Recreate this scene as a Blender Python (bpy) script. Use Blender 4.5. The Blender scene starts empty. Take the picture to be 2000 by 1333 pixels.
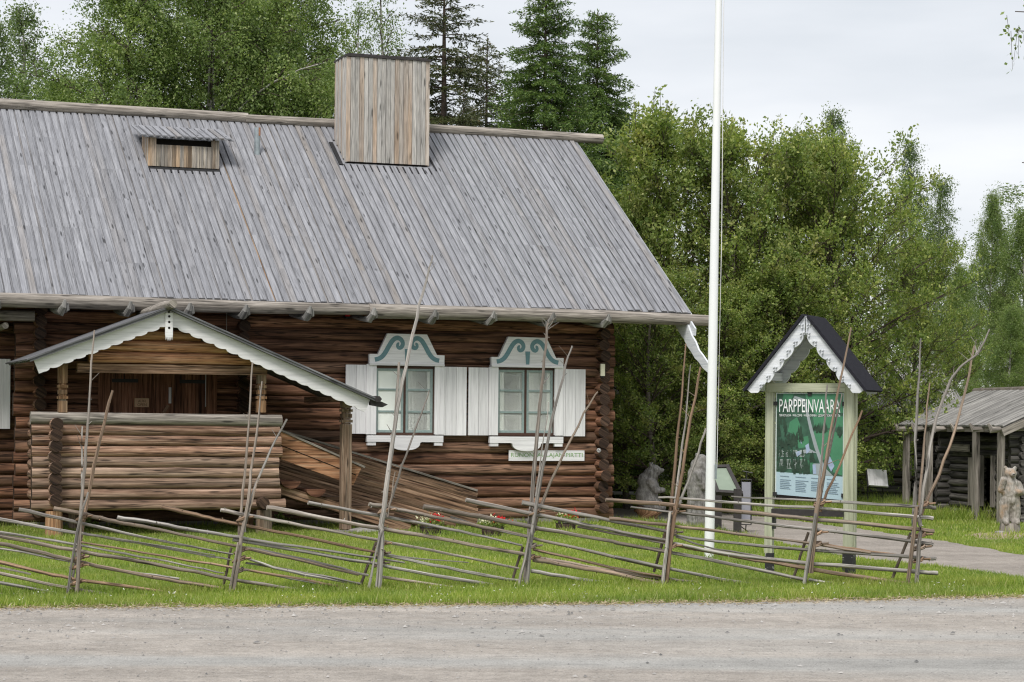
import bpy, math, random
import numpy as np
from mathutils import Vector, Matrix
random.seed(7); RNG = np.random.default_rng(11)
S = bpy.context.scene; COL = S.collection
# ---------------------------------------------------------------- camera, world, sun, exposure
EYE = 1.7; F = 4226.0; ROLL = 0.0083; YH = 822.55
cr, sr = math.cos(ROLL), math.sin(ROLL)
cd = bpy.data.cameras.new('camera'); cam = bpy.data.objects.new('camera', cd); COL.objects.link(cam)
cd.sensor_width = 36; cd.lens = 36*F/2000; cd.shift_y = (YH-666.5)/2000
cd.clip_start = .1; cd.clip_end = 5000
cam.matrix_world = Matrix(((cr, -sr, 0, 0), (0, 0, -1, 0), (sr, cr, 0, EYE), (0, 0, 0, 1)))
S.camera = cam
W = bpy.data.worlds.new('World'); S.world = W; W.use_nodes = True
SUN_EL, SUN_AZ = math.radians(52), math.radians(200)      # azimuth clockwise from +Y: behind the viewer, a little to the left
def world_nodes():
    nt = W.node_tree; N = nt.nodes; L = nt.links; bg = N['Background']
    sky = N.new('ShaderNodeTexSky'); sky.sky_type = 'NISHITA'; sky.sun_disc = False
    sky.sun_elevation = SUN_EL; sky.sun_rotation = SUN_AZ
    sk = N.new('ShaderNodeMixRGB'); sk.blend_type = 'MULTIPLY'; sk.inputs[0].default_value = 1
    sk.inputs[2].default_value = (.10, .10, .10, 1); L.new(sky.outputs[0], sk.inputs[1])
    tc = N.new('ShaderNodeTexCoord'); mp = N.new('ShaderNodeMapping'); mp.inputs['Scale'].default_value = (1.6, 1.6, 7)
    mp.inputs['Location'].default_value = (.4, .15, .2)
    L.new(tc.outputs['Generated'], mp.inputs[0])
    n = N.new('ShaderNodeTexNoise'); n.inputs['Scale'].default_value = 2.1; n.inputs['Detail'].default_value = 5; n.inputs['Roughness'].default_value = .5
    L.new(mp.outputs[0], n.inputs['Vector'])
    cr_ = N.new('ShaderNodeValToRGB'); e = cr_.color_ramp.elements
    e[0].position = .3; e[0].color = (.60, .63, .67, 1); e[1].position = .62; e[1].color = (.81, .82, .83, 1)
    m = e_ = cr_.color_ramp.elements.new(.46); m.color = (.70, .72, .755, 1)
    L.new(n.outputs['Fac'], cr_.inputs[0])
    mx = N.new('ShaderNodeMixRGB'); mx.inputs[0].default_value = .93
    L.new(sk.outputs[0], mx.inputs[1]); L.new(cr_.outputs[0], mx.inputs[2])
    L.new(mx.outputs[0], bg.inputs[0]); bg.inputs[1].default_value = 1.0
world_nodes()
sd = bpy.data.lights.new('sun', 'SUN'); sun = bpy.data.objects.new('sun', sd); COL.objects.link(sun)
sd.energy = 2.3; sd.angle = math.radians(18); sd.color = (1, .965, .91)
_d = Vector((math.sin(SUN_AZ)*math.cos(SUN_EL), math.cos(SUN_AZ)*math.cos(SUN_EL), math.sin(SUN_EL)))
sun.rotation_euler = _d.to_track_quat('Z', 'Y').to_euler()
S.view_settings.view_transform = 'Standard'; S.view_settings.look = 'None'
S.view_settings.exposure = 0.36; S.view_settings.gamma = 1
S.cycles.use_denoising = True; S.cycles.denoiser = 'OPENIMAGEDENOISE'; S.cycles.denoising_input_passes = 'RGB_ALBEDO_NORMAL'; S.cycles.denoising_prefilter = 'NONE'; S.cycles.filter_width = 1.2; S.cycles.sample_clamp_indirect = 4
S.cycles.max_bounces = 6; S.cycles.transparent_max_bounces = 4; S.cycles.diffuse_bounces = 3

# ---------------------------------------------------------------- surveying helpers (photo pixel -> place in the world)
def ray(px, py):
    du, dv = px-1000, YH-py
    return np.array([(du*cr-dv*sr)/F, 1.0, (du*sr+dv*cr)/F])
def at(px, py, Y):
    return np.array([0, 0, EYE]) + ray(px, py)*Y
def ground(px, py, z=0.0):
    r = ray(px, py); return np.array([0, 0, EYE]) + r*((z-EYE)/r[2])
class Frame:
    """local frame: x along a facade to the right, y into the building, z up"""
    def __init__(s, ox, oy, ang):
        s.o = np.array([ox, oy, 0.]); s.a = ang
        s.X = np.array([math.cos(ang), math.sin(ang), 0]); s.Y = np.array([-math.sin(ang), math.cos(ang), 0])
    def loc(s, p):
        d = np.asarray(p)-s.o; return np.array([d@s.X, d@s.Y, d[2]])
    def world(s, p): return s.o+s.X*p[0]+s.Y*p[1]+np.array([0, 0, p[2]])
    def hit(s, px, py, y=0.):          # on the plane y = const
        r = ray(px, py); c = s.loc((0, 0, EYE)); d = np.array([r@s.X, r@s.Y, r[2]])
        return c+d*((y-c[1])/d[1])
    def hitx(s, px, py, x=0.):
        r = ray(px, py); c = s.loc((0, 0, EYE)); d = np.array([r@s.X, r@s.Y, r[2]])
        return c+d*((x-c[0])/d[0])
    def hitp(s, px, py, P, n):         # on the plane through P with normal n (local)
        r = ray(px, py); c = s.loc((0, 0, EYE)); d = np.array([r@s.X, r@s.Y, r[2]]); n = np.array(n, float)
        return c+d*(((np.array(P)-c)@n)/(d@n))

# ---------------------------------------------------------------- mesh builder
def nrm(v):
    v = np.asarray(v, float); l = np.linalg.norm(v); return v/l if l > 1e-12 else v
class MB:
    def __init__(s): s.v = []; s.f = []; s.uv = []; s.m = []; s.r = []
    def face(s, idx, uvs, mat, rnd): s.f.append(idx); s.uv += uvs; s.m.append(mat); s.r.append(rnd)
    def tube(s, pts, rad, n=8, mat=0, rnd=None, cap=True, capmat=None, up=None, sx=1, sz=1, wob=0, hew=None):
        pts = [np.asarray(p, float) for p in pts]; k = len(pts)
        if np.isscalar(rad): rad = [rad]*k
        rnd = random.random() if rnd is None else rnd
        u0 = random.random()*50; v0 = random.random()*50; b = len(s.v); L = 0
        ref = np.array([0, 0, 1.]) if up is None else np.asarray(up, float)
        for i, p in enumerate(pts):
            t = nrm(pts[min(i+1, k-1)]-pts[max(i-1, 0)])
            a = np.cross(t, ref)
            if np.linalg.norm(a) < 1e-3: a = np.cross(t, [0, 1, 0])
            a = nrm(a); c = np.cross(a, t)
            for j in range(n):
                th = 2*math.pi*j/n; w = 1+(random.uniform(-wob, wob) if wob else 0)
                ca_ = math.cos(th)*sx
                if hew: ca_ = max(-hew, min(hew, ca_))
                s.v.append(p+(a*ca_+c*math.sin(th)*sz)*rad[i]*w)
        per = 2*math.pi*max(rad)
        for i in range(k-1):
            d = np.linalg.norm(pts[i+1]-pts[i])
            for j in range(n):
                j2 = (j+1) % n
                va = v0+per*j/n; vb = v0+per*(j+1)/n
                s.face((b+i*n+j, b+i*n+j2, b+(i+1)*n+j2, b+(i+1)*n+j), [(u0+L, va), (u0+L, vb), (u0+L+d, vb), (u0+L+d, va)], mat, rnd)
            L += d
        if cap:
            cm = mat if capmat is None else capmat
            for e, rr in ((0, rad[0]), (k-1, rad[-1])):
                c0_ = len(s.v); s.v += [s.v[b+e*n+j] for j in range(n)]; ids = tuple(range(c0_, c0_+n)); ids = ids[::-1] if e == 0 else ids
                s.face(ids, [(u0+rr*math.cos(2*math.pi*j/n), v0+rr*math.sin(2*math.pi*j/n)) for j in range(n)], cm, rnd)
        return s
    def beam(s, p0, p1, w, h, up=(0, 0, 1), mat=0, rnd=None):
        """box from p0 to p1 (centre line), w across, h along up"""
        p0 = np.asarray(p0, float); p1 = np.asarray(p1, float); t = nrm(p1-p0); L = np.linalg.norm(p1-p0)
        a = nrm(np.cross(t, up)); c = np.cross(a, t); rnd = random.random() if rnd is None else rnd
        b = len(s.v); u0 = random.random()*50; v0 = random.random()*50
        for q in (p0, p1):
            for x, y in ((-1, -1), (1, -1), (1, 1), (-1, 1)): s.v.append(q+a*w/2*x+c*h/2*y)
        for j, dd in enumerate((w, h, w, h)):
            j2 = (j+1) % 4; vv = v0+j*.37
            s.face((b+j, b+j2, b+4+j2, b+4+j), [(u0, vv), (u0, vv+dd), (u0+L, vv+dd), (u0+L, vv)], mat, rnd)
        for ids in ((b+3, b+2, b+1, b), (b+4, b+5, b+6, b+7)):
            s.face(ids, [(u0, v0), (u0+w, v0), (u0+w, v0+h), (u0, v0+h)], mat, rnd)
        return s
    def box(s, x0, x1, y0, y1, z0, z1, mat=0, rnd=None, axis=0):
        if axis == 0: s.beam((x0, (y0+y1)/2, (z0+z1)/2), (x1, (y0+y1)/2, (z0+z1)/2), y1-y0, z1-z0, mat=mat, rnd=rnd)
        elif axis == 2: s.beam(((x0+x1)/2, (y0+y1)/2, z0), ((x0+x1)/2, (y0+y1)/2, z1), x1-x0, y1-y0, up=(0, 1, 0), mat=mat, rnd=rnd)
        else: s.beam(((x0+x1)/2, y0, (z0+z1)/2), ((x0+x1)/2, y1, (z0+z1)/2), x1-x0, z1-z0, mat=mat, rnd=rnd)
        return s
    def prism(s, poly, o, ax, ay, th, mat=0, rnd=None, grain=0):
        """2-D outline extruded by the vector th"""
        o = np.asarray(o, float); ax = np.asarray(ax, float); ay = np.asarray(ay, float); th = np.asarray(th, float)
        rnd = random.random() if rnd is None else rnd; b = len(s.v); n = len(poly); u0 = random.random()*50; v0 = random.random()*50
        for d in (0, 1):
            for x, y in poly: s.v.append(o+ax*x+ay*y+th*d)
        uv = [(u0+(y if grain else x), v0+(x if grain else y)) for x, y in poly]
        s.face(tuple(range(b, b+n)), uv, mat, rnd); s.face(tuple(range(b+2*n-1, b+n-1, -1)), uv[::-1], mat, rnd)
        t = np.linalg.norm(th)
        for j in range(n):
            k = (j+1) % n; d = math.hypot(poly[k][0]-poly[j][0], poly[k][1]-poly[j][1])
            s.face((b+k, b+j, b+n+j, b+n+k), [(u0, v0), (u0+d, v0), (u0+d, v0+t), (u0, v0+t)], mat, rnd)
        return s
    def lathe(s, prof, c=(0, 0, 0), n=16, mat=0, rnd=None, sx=1, sy=1):
        rnd = random.random() if rnd is None else rnd; b = len(s.v); k = len(prof)
        for r, z in prof:
            for j in range(n):
                t = 2*math.pi*j/n; s.v.append(np.array([c[0]+r*math.cos(t)*sx, c[1]+r*math.sin(t)*sy, c[2]+z]))
        for i in range(k-1):
            for j in range(n):
                j2 = (j+1) % n
                s.face((b+i*n+j, b+i*n+j2, b+(i+1)*n+j2, b+(i+1)*n+j), [(prof[i][1], j/n), (prof[i][1], (j+1)/n), (prof[i+1][1], (j+1)/n), (prof[i+1][1], j/n)], mat, rnd)
        for e in (k-1, 0):
            c0_ = len(s.v); s.v += [s.v[b+e*n+j] for j in range(n)]; ids = tuple(range(c0_, c0_+n)); s.face(ids if e else ids[::-1], [(0, 0)]*n, mat, rnd)
        return s
    def build(s, name, mats, parent=None, smooth=False, loc=None, fix=False):
        me = bpy.data.meshes.new(name); me.from_pydata([tuple(map(float, p)) for p in s.v], [], s.f)
        uvl = me.uv_layers.new(name='UVMap'); uvl.data.foreach_set('uv', np.array(s.uv, np.float32).ravel())
        at_ = me.attributes.new('rnd', 'FLOAT', 'FACE'); at_.data.foreach_set('value', np.array(s.r, np.float32))
        if not isinstance(mats, (list, tuple)): mats = [mats]
        for m in mats: me.materials.append(m)
        me.polygons.foreach_set('material_index', np.array(s.m, np.int32))
        if smooth: me.polygons.foreach_set('use_smooth', np.array([len(f) == 4 for f in s.f], bool))
        if fix:
            import bmesh
            bm = bmesh.new(); bm.from_mesh(me); bmesh.ops.recalc_face_normals(bm, faces=bm.faces); bm.to_mesh(me); bm.free()
        me.update(); o = bpy.data.objects.new(name, me); COL.objects.link(o)
        if parent: o.parent = parent
        if loc is not None: o.location = loc
        return o
def tag(o, label=None, cat=None, group=None, kind=None):
    if label: o['label'] = label
    if cat: o['category'] = cat
    if group: o['group'] = group
    if kind: o['kind'] = kind
    return o
def empty(name, loc, rz=0, label=None, cat=None, group=None):
    o = bpy.data.objects.new(name, None); COL.objects.link(o); o.location = [float(x) for x in loc]; o.rotation_euler = (0, 0, rz)
    o.empty_display_size = .3
    return tag(o, label, cat, group)
def copy_tree(o, parent=None):
    c = o.copy(); COL.objects.link(c); c.parent = parent
    for ch in o.children: copy_tree(ch, c)
    return c
def quads_obj(name, V, mats, parent=None, k=4, midx=None):
    """V: (n,k,3) array of separate faces"""
    n = len(V); me = bpy.data.meshes.new(name)
    me.vertices.add(n*k); me.vertices.foreach_set('co', V.astype(np.float32).ravel())
    me.loops.add(n*k); me.loops.foreach_set('vertex_index', np.arange(n*k, dtype=np.int32))
    me.polygons.add(n); me.polygons.foreach_set('loop_start', np.arange(0, n*k, k, dtype=np.int32))
    try: me.polygons.foreach_set('loop_total', np.full(n, k, np.int32))
    except Exception: pass
    if not isinstance(mats, (list, tuple)): mats = [mats]
    for m in mats: me.materials.append(m)
    if midx is not None: me.polygons.foreach_set('material_index', midx.astype(np.int32))
    me.update(calc_edges=True); me.validate()
    o = bpy.data.objects.new(name, me); COL.objects.link(o)
    if parent: o.parent = parent
    return o

# ---------------------------------------------------------------- materials
class NT:
    def __init__(s, name):
        s.m = bpy.data.materials.new(name); s.m.use_nodes = True; s.nt = s.m.node_tree; s.N = s.nt.nodes; s.L = s.nt.links
        s.b = s.N['Principled BSDF']; s.out = s.N['Material Output']
    def n(s, t, **kw):
        x = s.N.new(t)
        for k, v in kw.items(): setattr(x, k, v)
        return x
    def link(s, a, b): s.L.new(a, b)
    def coord(s, kind='Object', scale=(1, 1, 1), rot=(0, 0, 0)):
        tc = s.n('ShaderNodeTexCoord'); mp = s.n('ShaderNodeMapping'); mp.inputs['Scale'].default_value = scale; mp.inputs['Rotation'].default_value = rot
        s.link(tc.outputs[kind], mp.inputs[0]); return mp.outputs[0]
    def noise(s, vec, scale=1, detail=4, rough=.55, dist=0):
        x = s.n('ShaderNodeTexNoise'); x.inputs['Scale'].default_value = scale; x.inputs['Detail'].default_value = detail
        x.inputs['Roughness'].default_value = rough; x.inputs['Distortion'].default_value = dist; s.link(vec, x.inputs['Vector']); return x.outputs['Fac']
    def ramp(s, fac, stops):
        x = s.n('ShaderNodeValToRGB'); e = x.color_ramp.elements
        while len(e) > 1: e.remove(e[-1])
        for i, (p, c) in enumerate(stops):
            c = (c, c, c) if np.isscalar(c) else c
            q = e[0] if i == 0 else e.new(p)
            q.position = p; q.color = (*c[:3], 1)
        s.link(fac, x.inputs[0]); return x.outputs[0]
    def mix(s, fac, a, b, mode='MIX'):
        x = s.n('ShaderNodeMixRGB', blend_type=mode)
        for i, v in ((0, fac), (1, a), (2, b)):
            if hasattr(v, 'links'): s.link(v, x.inputs[i])
            elif i == 0: x.inputs[0].default_value = v
            else: x.inputs[i].default_value = (*v[:3], 1) if not np.isscalar(v) else (v, v, v, 1)
        return x.outputs[0]
    def math(s, op, a, b=None):
        x = s.n('ShaderNodeMath', operation=op)
        for i, v in ((0, a), (1, b)):
            if v is None: continue
            if hasattr(v, 'links'): s.link(v, x.inputs[i])
            else: x.inputs[i].default_value = v
        return x.outputs[0]
    def attr(s, name='rnd'): x = s.n('ShaderNodeAttribute', attribute_name=name); return x.outputs['Fac']
    def bump(s, h, strength=.4, dist=.01):
        x = s.n('ShaderNodeBump'); x.inputs['Strength'].default_value = strength; x.inputs['Distance'].default_value = dist
        s.link(h, x.inputs['Height']); s.link(x.outputs[0], s.b.inputs['Normal'])
    def color(s, c):
        if hasattr(c, 'links'): s.link(c, s.b.inputs['Base Color'])
        else: s.b.inputs['Base Color'].default_value = (*c, 1)
    def rough(s, r): s.b.inputs['Roughness'].default_value = r
def wood(name, cols, alt=None, var=.35, altamt=.5, crack=.5, knot=True, grain=1.0, rough=.85, blotch=.35, blotchcol=None, vcross=22, bump=.5, con=.13, cw=.03):
    t = NT(name); tc = t.n('ShaderNodeTexCoord'); uv = tc.outputs['UV']
    def mp(sx, sy):
        m = t.n('ShaderNodeMapping'); m.inputs['Scale'].default_value = (sx, sy, 1); t.link(uv, m.inputs[0]); return m.outputs[0]
    g1 = t.noise(mp(.9, vcross), 1, 8, .68, .1); g2 = t.noise(mp(3.5, vcross*5), 1, 3, .6)
    base = t.ramp(g1, [(.5-con, cols[0]), (.5, cols[1]), (.5+con, cols[2])])
    if alt:
        r = t.attr(); rr = t.ramp(r, [(1-altamt-.12, 0), (1-altamt+.12, 1)])
        b = t.noise(mp(.5, 5), 1, 3, .5); fb = t.ramp(b, [(.35, .25), (.65, 1)])
        base = t.mix(t.mix(1, rr, fb, 'MULTIPLY'), base, t.ramp(g1, [(.5-con, [x*.55 for x in alt]), (.5+con, alt)]))
    base = t.mix(min(1, grain*.85), base, t.ramp(g2, [(.3, .45), (.7, 1.25)]), 'MULTIPLY')
    bl = t.noise(mp(.9, 4), 1, 4, .6)
    if blotchcol: base = t.mix(t.ramp(bl, [(.55, 0), (.7, blotch)]), base, blotchcol)
    else: base = t.mix(blotch, base, t.ramp(bl, [(.3, .45), (.65, 1.2)]), 'MULTIPLY')
    if crack:
        ck = t.noise(mp(.45, vcross*.6), 1, 3, .5, .2); c2 = t.ramp(ck, [(.5-cw, 1), (.5, 1-crack), (.5+cw, 1)])
        base = t.mix(1, base, c2, 'MULTIPLY')
    if knot:
        vo = t.n('ShaderNodeTexVoronoi'); vo.inputs['Scale'].default_value = 1; t.link(mp(1.6, 9), vo.inputs['Vector'])
        base = t.mix(1, base, t.ramp(vo.outputs['Distance'], [(.09, .3), (.17, 1)]), 'MULTIPLY')
    v = t.math('ADD', t.math('MULTIPLY', t.math('FRACT', t.math('MULTIPLY', t.attr(), 7.31)), var*1.6), 1-var*.8)
    vv = t.n('ShaderNodeCombineXYZ')
    for i in range(3): t.link(v, vv.inputs[i])
    base = t.mix(1, base, vv.outputs[0], 'MULTIPLY')
    t.color(base); t.rough(rough); t.b.inputs['Specular IOR Level'].default_value = .25
    t.bump(t.math('ADD', g1, t.math('MULTIPLY', g2, .5)), bump, .012)
    return t.m
def plain(name, col, rough=.6, nz=.15, scale=8, metal=0, kind='Object', bump=0, spec=.4):
    t = NT(name); c = t.coord(kind); n = t.noise(c, scale, 5, .6)
    t.color(t.mix(1, col, t.ramp(n, [(.3, 1-nz), (.7, 1+nz)]), 'MULTIPLY')); t.rough(rough); t.b.inputs['Metallic'].default_value = metal
    t.b.inputs['Specular IOR Level'].default_value = spec
    if bump: t.bump(n, bump, .01)
    return t.m
def leafmat(name, cols, trans=.35, nscale=.7, warm=None):
    t = NT(name); g = t.n('ShaderNodeNewGeometry'); r = g.outputs['Random Per Island']
    c = t.ramp(r, [(0, cols[0]), (.45, cols[1]), (.85, cols[2]), (1, cols[3] if len(cols) > 3 else cols[2])])
    n = t.noise(t.coord('Object'), nscale, 3, .5)
    c = t.mix(1, c, t.ramp(n, [(.3, (.72, .78, .8)), (.7, (1.2, 1.15, 1.05))]), 'MULTIPLY')
    if warm: c = t.mix(t.ramp(t.noise(t.coord('Object'), 1.7, 4, .6), [(.5, 0), (.72, .6)]), c, warm)
    t.color(c); t.rough(.5); t.b.inputs['Specular IOR Level'].default_value = .35
    tr = t.n('ShaderNodeBsdfTranslucent'); t.link(t.mix(1, c, (1.25, 1.35, .7), 'MULTIPLY'), tr.inputs[0])
    ms = t.n('ShaderNodeMixShader'); ms.inputs[0].default_value = trans
    t.link(t.b.outputs[0], ms.inputs[1]); t.link(tr.outputs[0], ms.inputs[2]); t.link(ms.outputs[0], t.out.inputs[0])
    return t.m
M = {}
M['wall'] = wood('weathered_wall_log', [(.055, .025, .015), (.195, .095, .056), (.40, .215, .135)], alt=(.30, .18, .12), altamt=.35, var=.5, blotch=.8, crack=.85, vcross=13, con=.18)
M['wall_end'] = wood('log_end_grain', [(.018, .011, .008), (.06, .035, .024), (.12, .075, .05)], var=.4, blotch=.6, vcross=30)
M['porch'] = wood('porch_log', [(.14, .075, .05), (.37, .22, .15), (.62, .43, .32)], alt=(.48, .345, .26), altamt=.4, var=.35, blotch=.6, crack=.85, vcross=20)
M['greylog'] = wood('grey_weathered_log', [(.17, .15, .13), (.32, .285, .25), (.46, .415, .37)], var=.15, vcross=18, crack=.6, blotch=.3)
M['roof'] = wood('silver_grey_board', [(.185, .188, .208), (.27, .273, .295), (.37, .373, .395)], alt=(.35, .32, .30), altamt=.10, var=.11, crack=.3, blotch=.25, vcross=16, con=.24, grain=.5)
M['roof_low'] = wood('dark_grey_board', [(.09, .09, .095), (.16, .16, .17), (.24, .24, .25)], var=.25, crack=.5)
M['chim'] = wood('chimney_board', [(.36, .35, .34), (.50, .475, .45), (.62, .575, .52)], alt=(.66, .50, .38), altamt=.5, var=.2, crack=.35, blotch=.25, con=.2)
M['vent'] = wood('vent_board', [(.20, .19, .18), (.34, .30, .26), (.50, .44, .36)], alt=(.58, .38, .22), altamt=.45, var=.45, crack=.4)
M['newwood'] = wood('orange_board', [(.24, .105, .055), (.55, .275, .145), (.70, .43, .27)], var=.25, crack=.7, blotch=.45)
M['brownboard'] = wood('brown_board', [(.10, .055, .034), (.24, .145, .09), (.40, .27, .185)], var=.35, crack=.8, blotch=.5)
M['door'] = wood('dark_door_board', [(.10, .042, .024), (.24, .11, .065), (.38, .20, .125)], var=.3, crack=.7)
M['brownpost'] = wood('weathered_brown_post', [(.14, .085, .055), (.30, .205, .145), (.46, .35, .26)], var=.1, crack=.7)
M['stump'] = wood('stump_wood', [(.14, .07, .035), (.34, .19, .10), (.50, .33, .20)], alt=(.32, .26, .2), altamt=.4, var=.2, blotch=.6)
M['fgrey'] = wood('fence_grey_bark', [(.15, .135, .12), (.39, .36, .33), (.60, .57, .53)], alt=(.42, .33, .26), altamt=.35, var=.3, crack=.5, blotch=.6, vcross=40)
M['forange'] = wood('fence_brown_bark', [(.13, .09, .065), (.34, .225, .15), (.54, .36, .24)], alt=(.36, .31, .26), altamt=.45, var=.25, crack=.5, blotch=.5, vcross=40)
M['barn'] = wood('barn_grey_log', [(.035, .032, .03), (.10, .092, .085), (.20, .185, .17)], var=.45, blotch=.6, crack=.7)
M['barnroof'] = wood('barn_roof_board', [(.16, .155, .145), (.29, .28, .265), (.42, .405, .38)], var=.3, crack=.5)
M['white'] = wood('white_painted_board', [(.66, .65, .66), (.77, .76, .77), (.82, .81, .82)], var=.10, crack=.10, knot=False, grain=.2, blotch=.12, rough=.6, bump=.12)
M['kwhite'] = wood('kiosk_white_paint', [(.54, .57, .61), (.67, .69, .72), (.75, .77, .79)], var=.06, crack=.1, knot=False, grain=.2, blotch=.2, rough=.6, bump=.15)
M['teal'] = plain('teal_paint', (.14, .26, .29), .6, .12, 20)
M['tealframe'] = plain('teal_frame_paint', (.25, .32, .31), .55, .12, 20)
M['darkbrown'] = plain('dark_brown_paint', (.06, .028, .018), .6, .2, 20)
M['blind'] = plain('pale_blind', (.84, .87, .82), .8, .03, 2)
M['black'] = plain('black_felt', (.018, .018, .02), .9, .3, 15)
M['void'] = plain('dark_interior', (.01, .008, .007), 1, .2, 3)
M['kroof'] = plain('black_roofing', (.022, .022, .028), .95, .25, 30, bump=.2, spec=.1)
M['kgreen'] = wood('sage_painted_post', [(.36, .38, .26), (.45, .47, .34), (.52, .53, .40)], var=.05, crack=.25, knot=False, grain=.25, blotch=.25, rough=.6, bump=.15)
M['flag'] = plain('white_flagpole_paint', (.82, .83, .84), .55, .02, 3, spec=.2)
M['steel'] = plain('steel_grey', (.30, .34, .36), .45, .2, 10, metal=.4)
M['dark'] = plain('dark_stained_wood', (.035, .03, .03), .7, .3, 20, bump=.2)
M['iron'] = plain('black_iron', (.02, .02, .02), .5, .2, 10)
M['stone'] = plain('grey_stone', (.24, .225, .21), .9, .4, 6, bump=.7)
M['birdtwig'] = plain('dark_twig', (.075, .055, .045), .9, .3, 10)
M['paper'] = plain('pale_paper', (.62, .68, .66), .7, .05, 6)
M['bear'] = None
def bark_birch():
    t = NT('birch_bark'); c = t.coord('Object', (6, 6, 1.5)); n = t.noise(c, 2, 5, .65); n2 = t.noise(t.coord('Object', (3, 3, 14)), 2, 3, .6)
    col = t.ramp(n, [(.42, (.06, .055, .05)), (.5, (.42, .40, .37)), (.7, (.62, .6, .56))])
    t.color(t.mix(t.ramp(n2, [(.58, 0), (.64, .8)]), col, (.04, .035, .03))); t.rough(.8); return t.m
M['birchbark'] = bark_birch()
M['bark'] = plain('grey_brown_bark', (.14, .12, .10), .95, .5, 9, bump=.6)
M['sprucebark'] = plain('spruce_bark', (.10, .075, .06), .95, .5, 9, bump=.6)
M['birchleaf'] = leafmat('birch_leaf', [(.115, .18, .05), (.17, .24, .07), (.245, .315, .105), (.40, .44, .23)], .4)
M['birchfar'] = leafmat('far_birch_leaf', [(.09, .14, .05), (.135, .19, .068), (.185, .245, .095), (.27, .33, .16)], .38)
M['bushleaf'] = leafmat('bird_cherry_leaf', [(.115, .175, .045), (.19, .255, .068), (.29, .355, .10), (.52, .54, .22)], .42, warm=(.27, .22, .08))
M['needle'] = leafmat('spruce_needle', [(.045, .09, .022), (.085, .145, .032), (.14, .21, .05), (.21, .285, .08)], .22)
M['needle2'] = leafmat('brown_green_needle', [(.045, .06, .022), (.075, .09, .034), (.11, .125, .05), (.15, .11, .06)], .15)
M['grass'] = leafmat('grass_blade', [(.175, .26, .042), (.26, .35, .062), (.37, .44, .10), (.58, .53, .28)], .42, .6, warm=(.37, .36, .12))
M['clover'] = plain('clover_white', (.7, .7, .62), .8, .1, 4)
M['red'] = plain('red_petal', (.62, .015, .02), .6, .3, 40)
M['cream'] = plain('cream_petal', (.68, .66, .45), .6, .2, 40)
M['barrel'] = wood('dark_barrel_stave', [(.04, .025, .022), (.085, .055, .048), (.14, .095, .085)], var=.3, knot=False)
def ground_mat():
    t = NT('lawn_soil'); c = t.coord('Object'); n = t.noise(c, 1.3, 6, .65); n2 = t.noise(c, 30, 4, .7)
    a = t.ramp(n, [(.3, (.12, .165, .038)), (.5, (.16, .21, .05)), (.7, (.23, .255, .085))])
    a = t.mix(1, a, t.ramp(n2, [(.25, .55), (.75, 1.3)]), 'MULTIPLY'); t.color(a); t.rough(.95); t.b.inputs['Specular IOR Level'].default_value = .1
    t.bump(n2, 1, .03); return t.m
def gravel(name, a, b, track, tracks=True):
    t = NT(name); c = t.coord('Object'); big = t.noise(t.coord('Object', (.25, 1.0, 1)), .8, 4, .55); mid = t.noise(c, 9, 5, .7); fine = t.noise(c, 75, 4, .75)
    col = t.ramp(mid, [(.3, a), (.7, b)])
    if tracks:
        tr = t.noise(t.coord('Object', (.07, .62, 1), (0, 0, .02)), 1.0, 3, .5); col = t.mix(t.ramp(tr, [(.44, 0), (.6, .85)]), col, track)
        st = t.noise(t.coord('Object', (.3, 9, 1)), 1.0, 4, .6); col = t.mix(.22, col, t.ramp(st, [(.3, .72), (.7, 1.22)]), 'MULTIPLY')
    col = t.mix(.8, col, t.ramp(big, [(.3, .78), (.7, 1.15)]), 'MULTIPLY'); pt = t.noise(c, 2.2, 5, .7); col = t.mix(.5, col, t.ramp(pt, [(.35, .72), (.6, 1.12)]), 'MULTIPLY')
    col = t.mix(.75, col, t.ramp(fine, [(.28, .5), (.5, 1), (.72, 1.4)]), 'MULTIPLY')
    vo = t.n('ShaderNodeTexVoronoi'); vo.inputs['Scale'].default_value = 34; t.link(c, vo.inputs['Vector'])
    sp = t.n('ShaderNodeSeparateColor'); t.link(vo.outputs['Color'], sp.inputs[0])
    peb = t.math('MULTIPLY', t.math('LESS_THAN', vo.outputs['Distance'], .33), t.math('GREATER_THAN', sp.outputs[0], .8))
    col = t.mix(t.math('MULTIPLY', peb, .7), col, t.ramp(sp.outputs[1], [(0, (.10, .10, .10)), (.6, (.26, .25, .24)), (1, (.5, .48, .46))]))
    t.color(col); t.rough(.95); t.b.inputs['Specular IOR Level'].default_value = .15
    t.bump(t.math('ADD', t.math('ADD', mid, fine), t.math('MULTIPLY', peb, .6)), .55, .02); return t.m
M['ground'] = ground_mat()
M['road'] = gravel('road_gravel', (.31, .28, .25), (.44, .40, .36), (.365, .36, .345))
M['path'] = gravel('path_gravel', (.27, .24, .21), (.37, .33, .295), (.3, .3, .3), False)
M['dry'] = plain('dry_earth', (.30, .235, .165), .95, .35, 14, bump=.5)
def bear_mat(name, dark, mid, light, tint):
    t = NT(name); c = t.coord('Object', (1, 1, .22)); n = t.noise(c, 26, 6, .7, .6); n2 = t.noise(t.coord('Object'), 5, 3, .5)
    col = t.ramp(n, [(.3, dark), (.5, mid), (.68, light)])
    t.color(t.mix(t.ramp(n2, [(.52, 0), (.68, .75)]), col, tint)); t.rough(.9); t.bump(n, 1, .03); return t.m
M['beargrey'] = bear_mat('carved_grey_wood', (.07, .065, .06), (.21, .20, .19), (.34, .33, .31), (.24, .22, .20))
M['beartan'] = bear_mat('carved_tan_wood', (.16, .145, .125), (.34, .31, .275), (.50, .47, .43), (.42, .27, .16))

exec_parts = []
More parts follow.
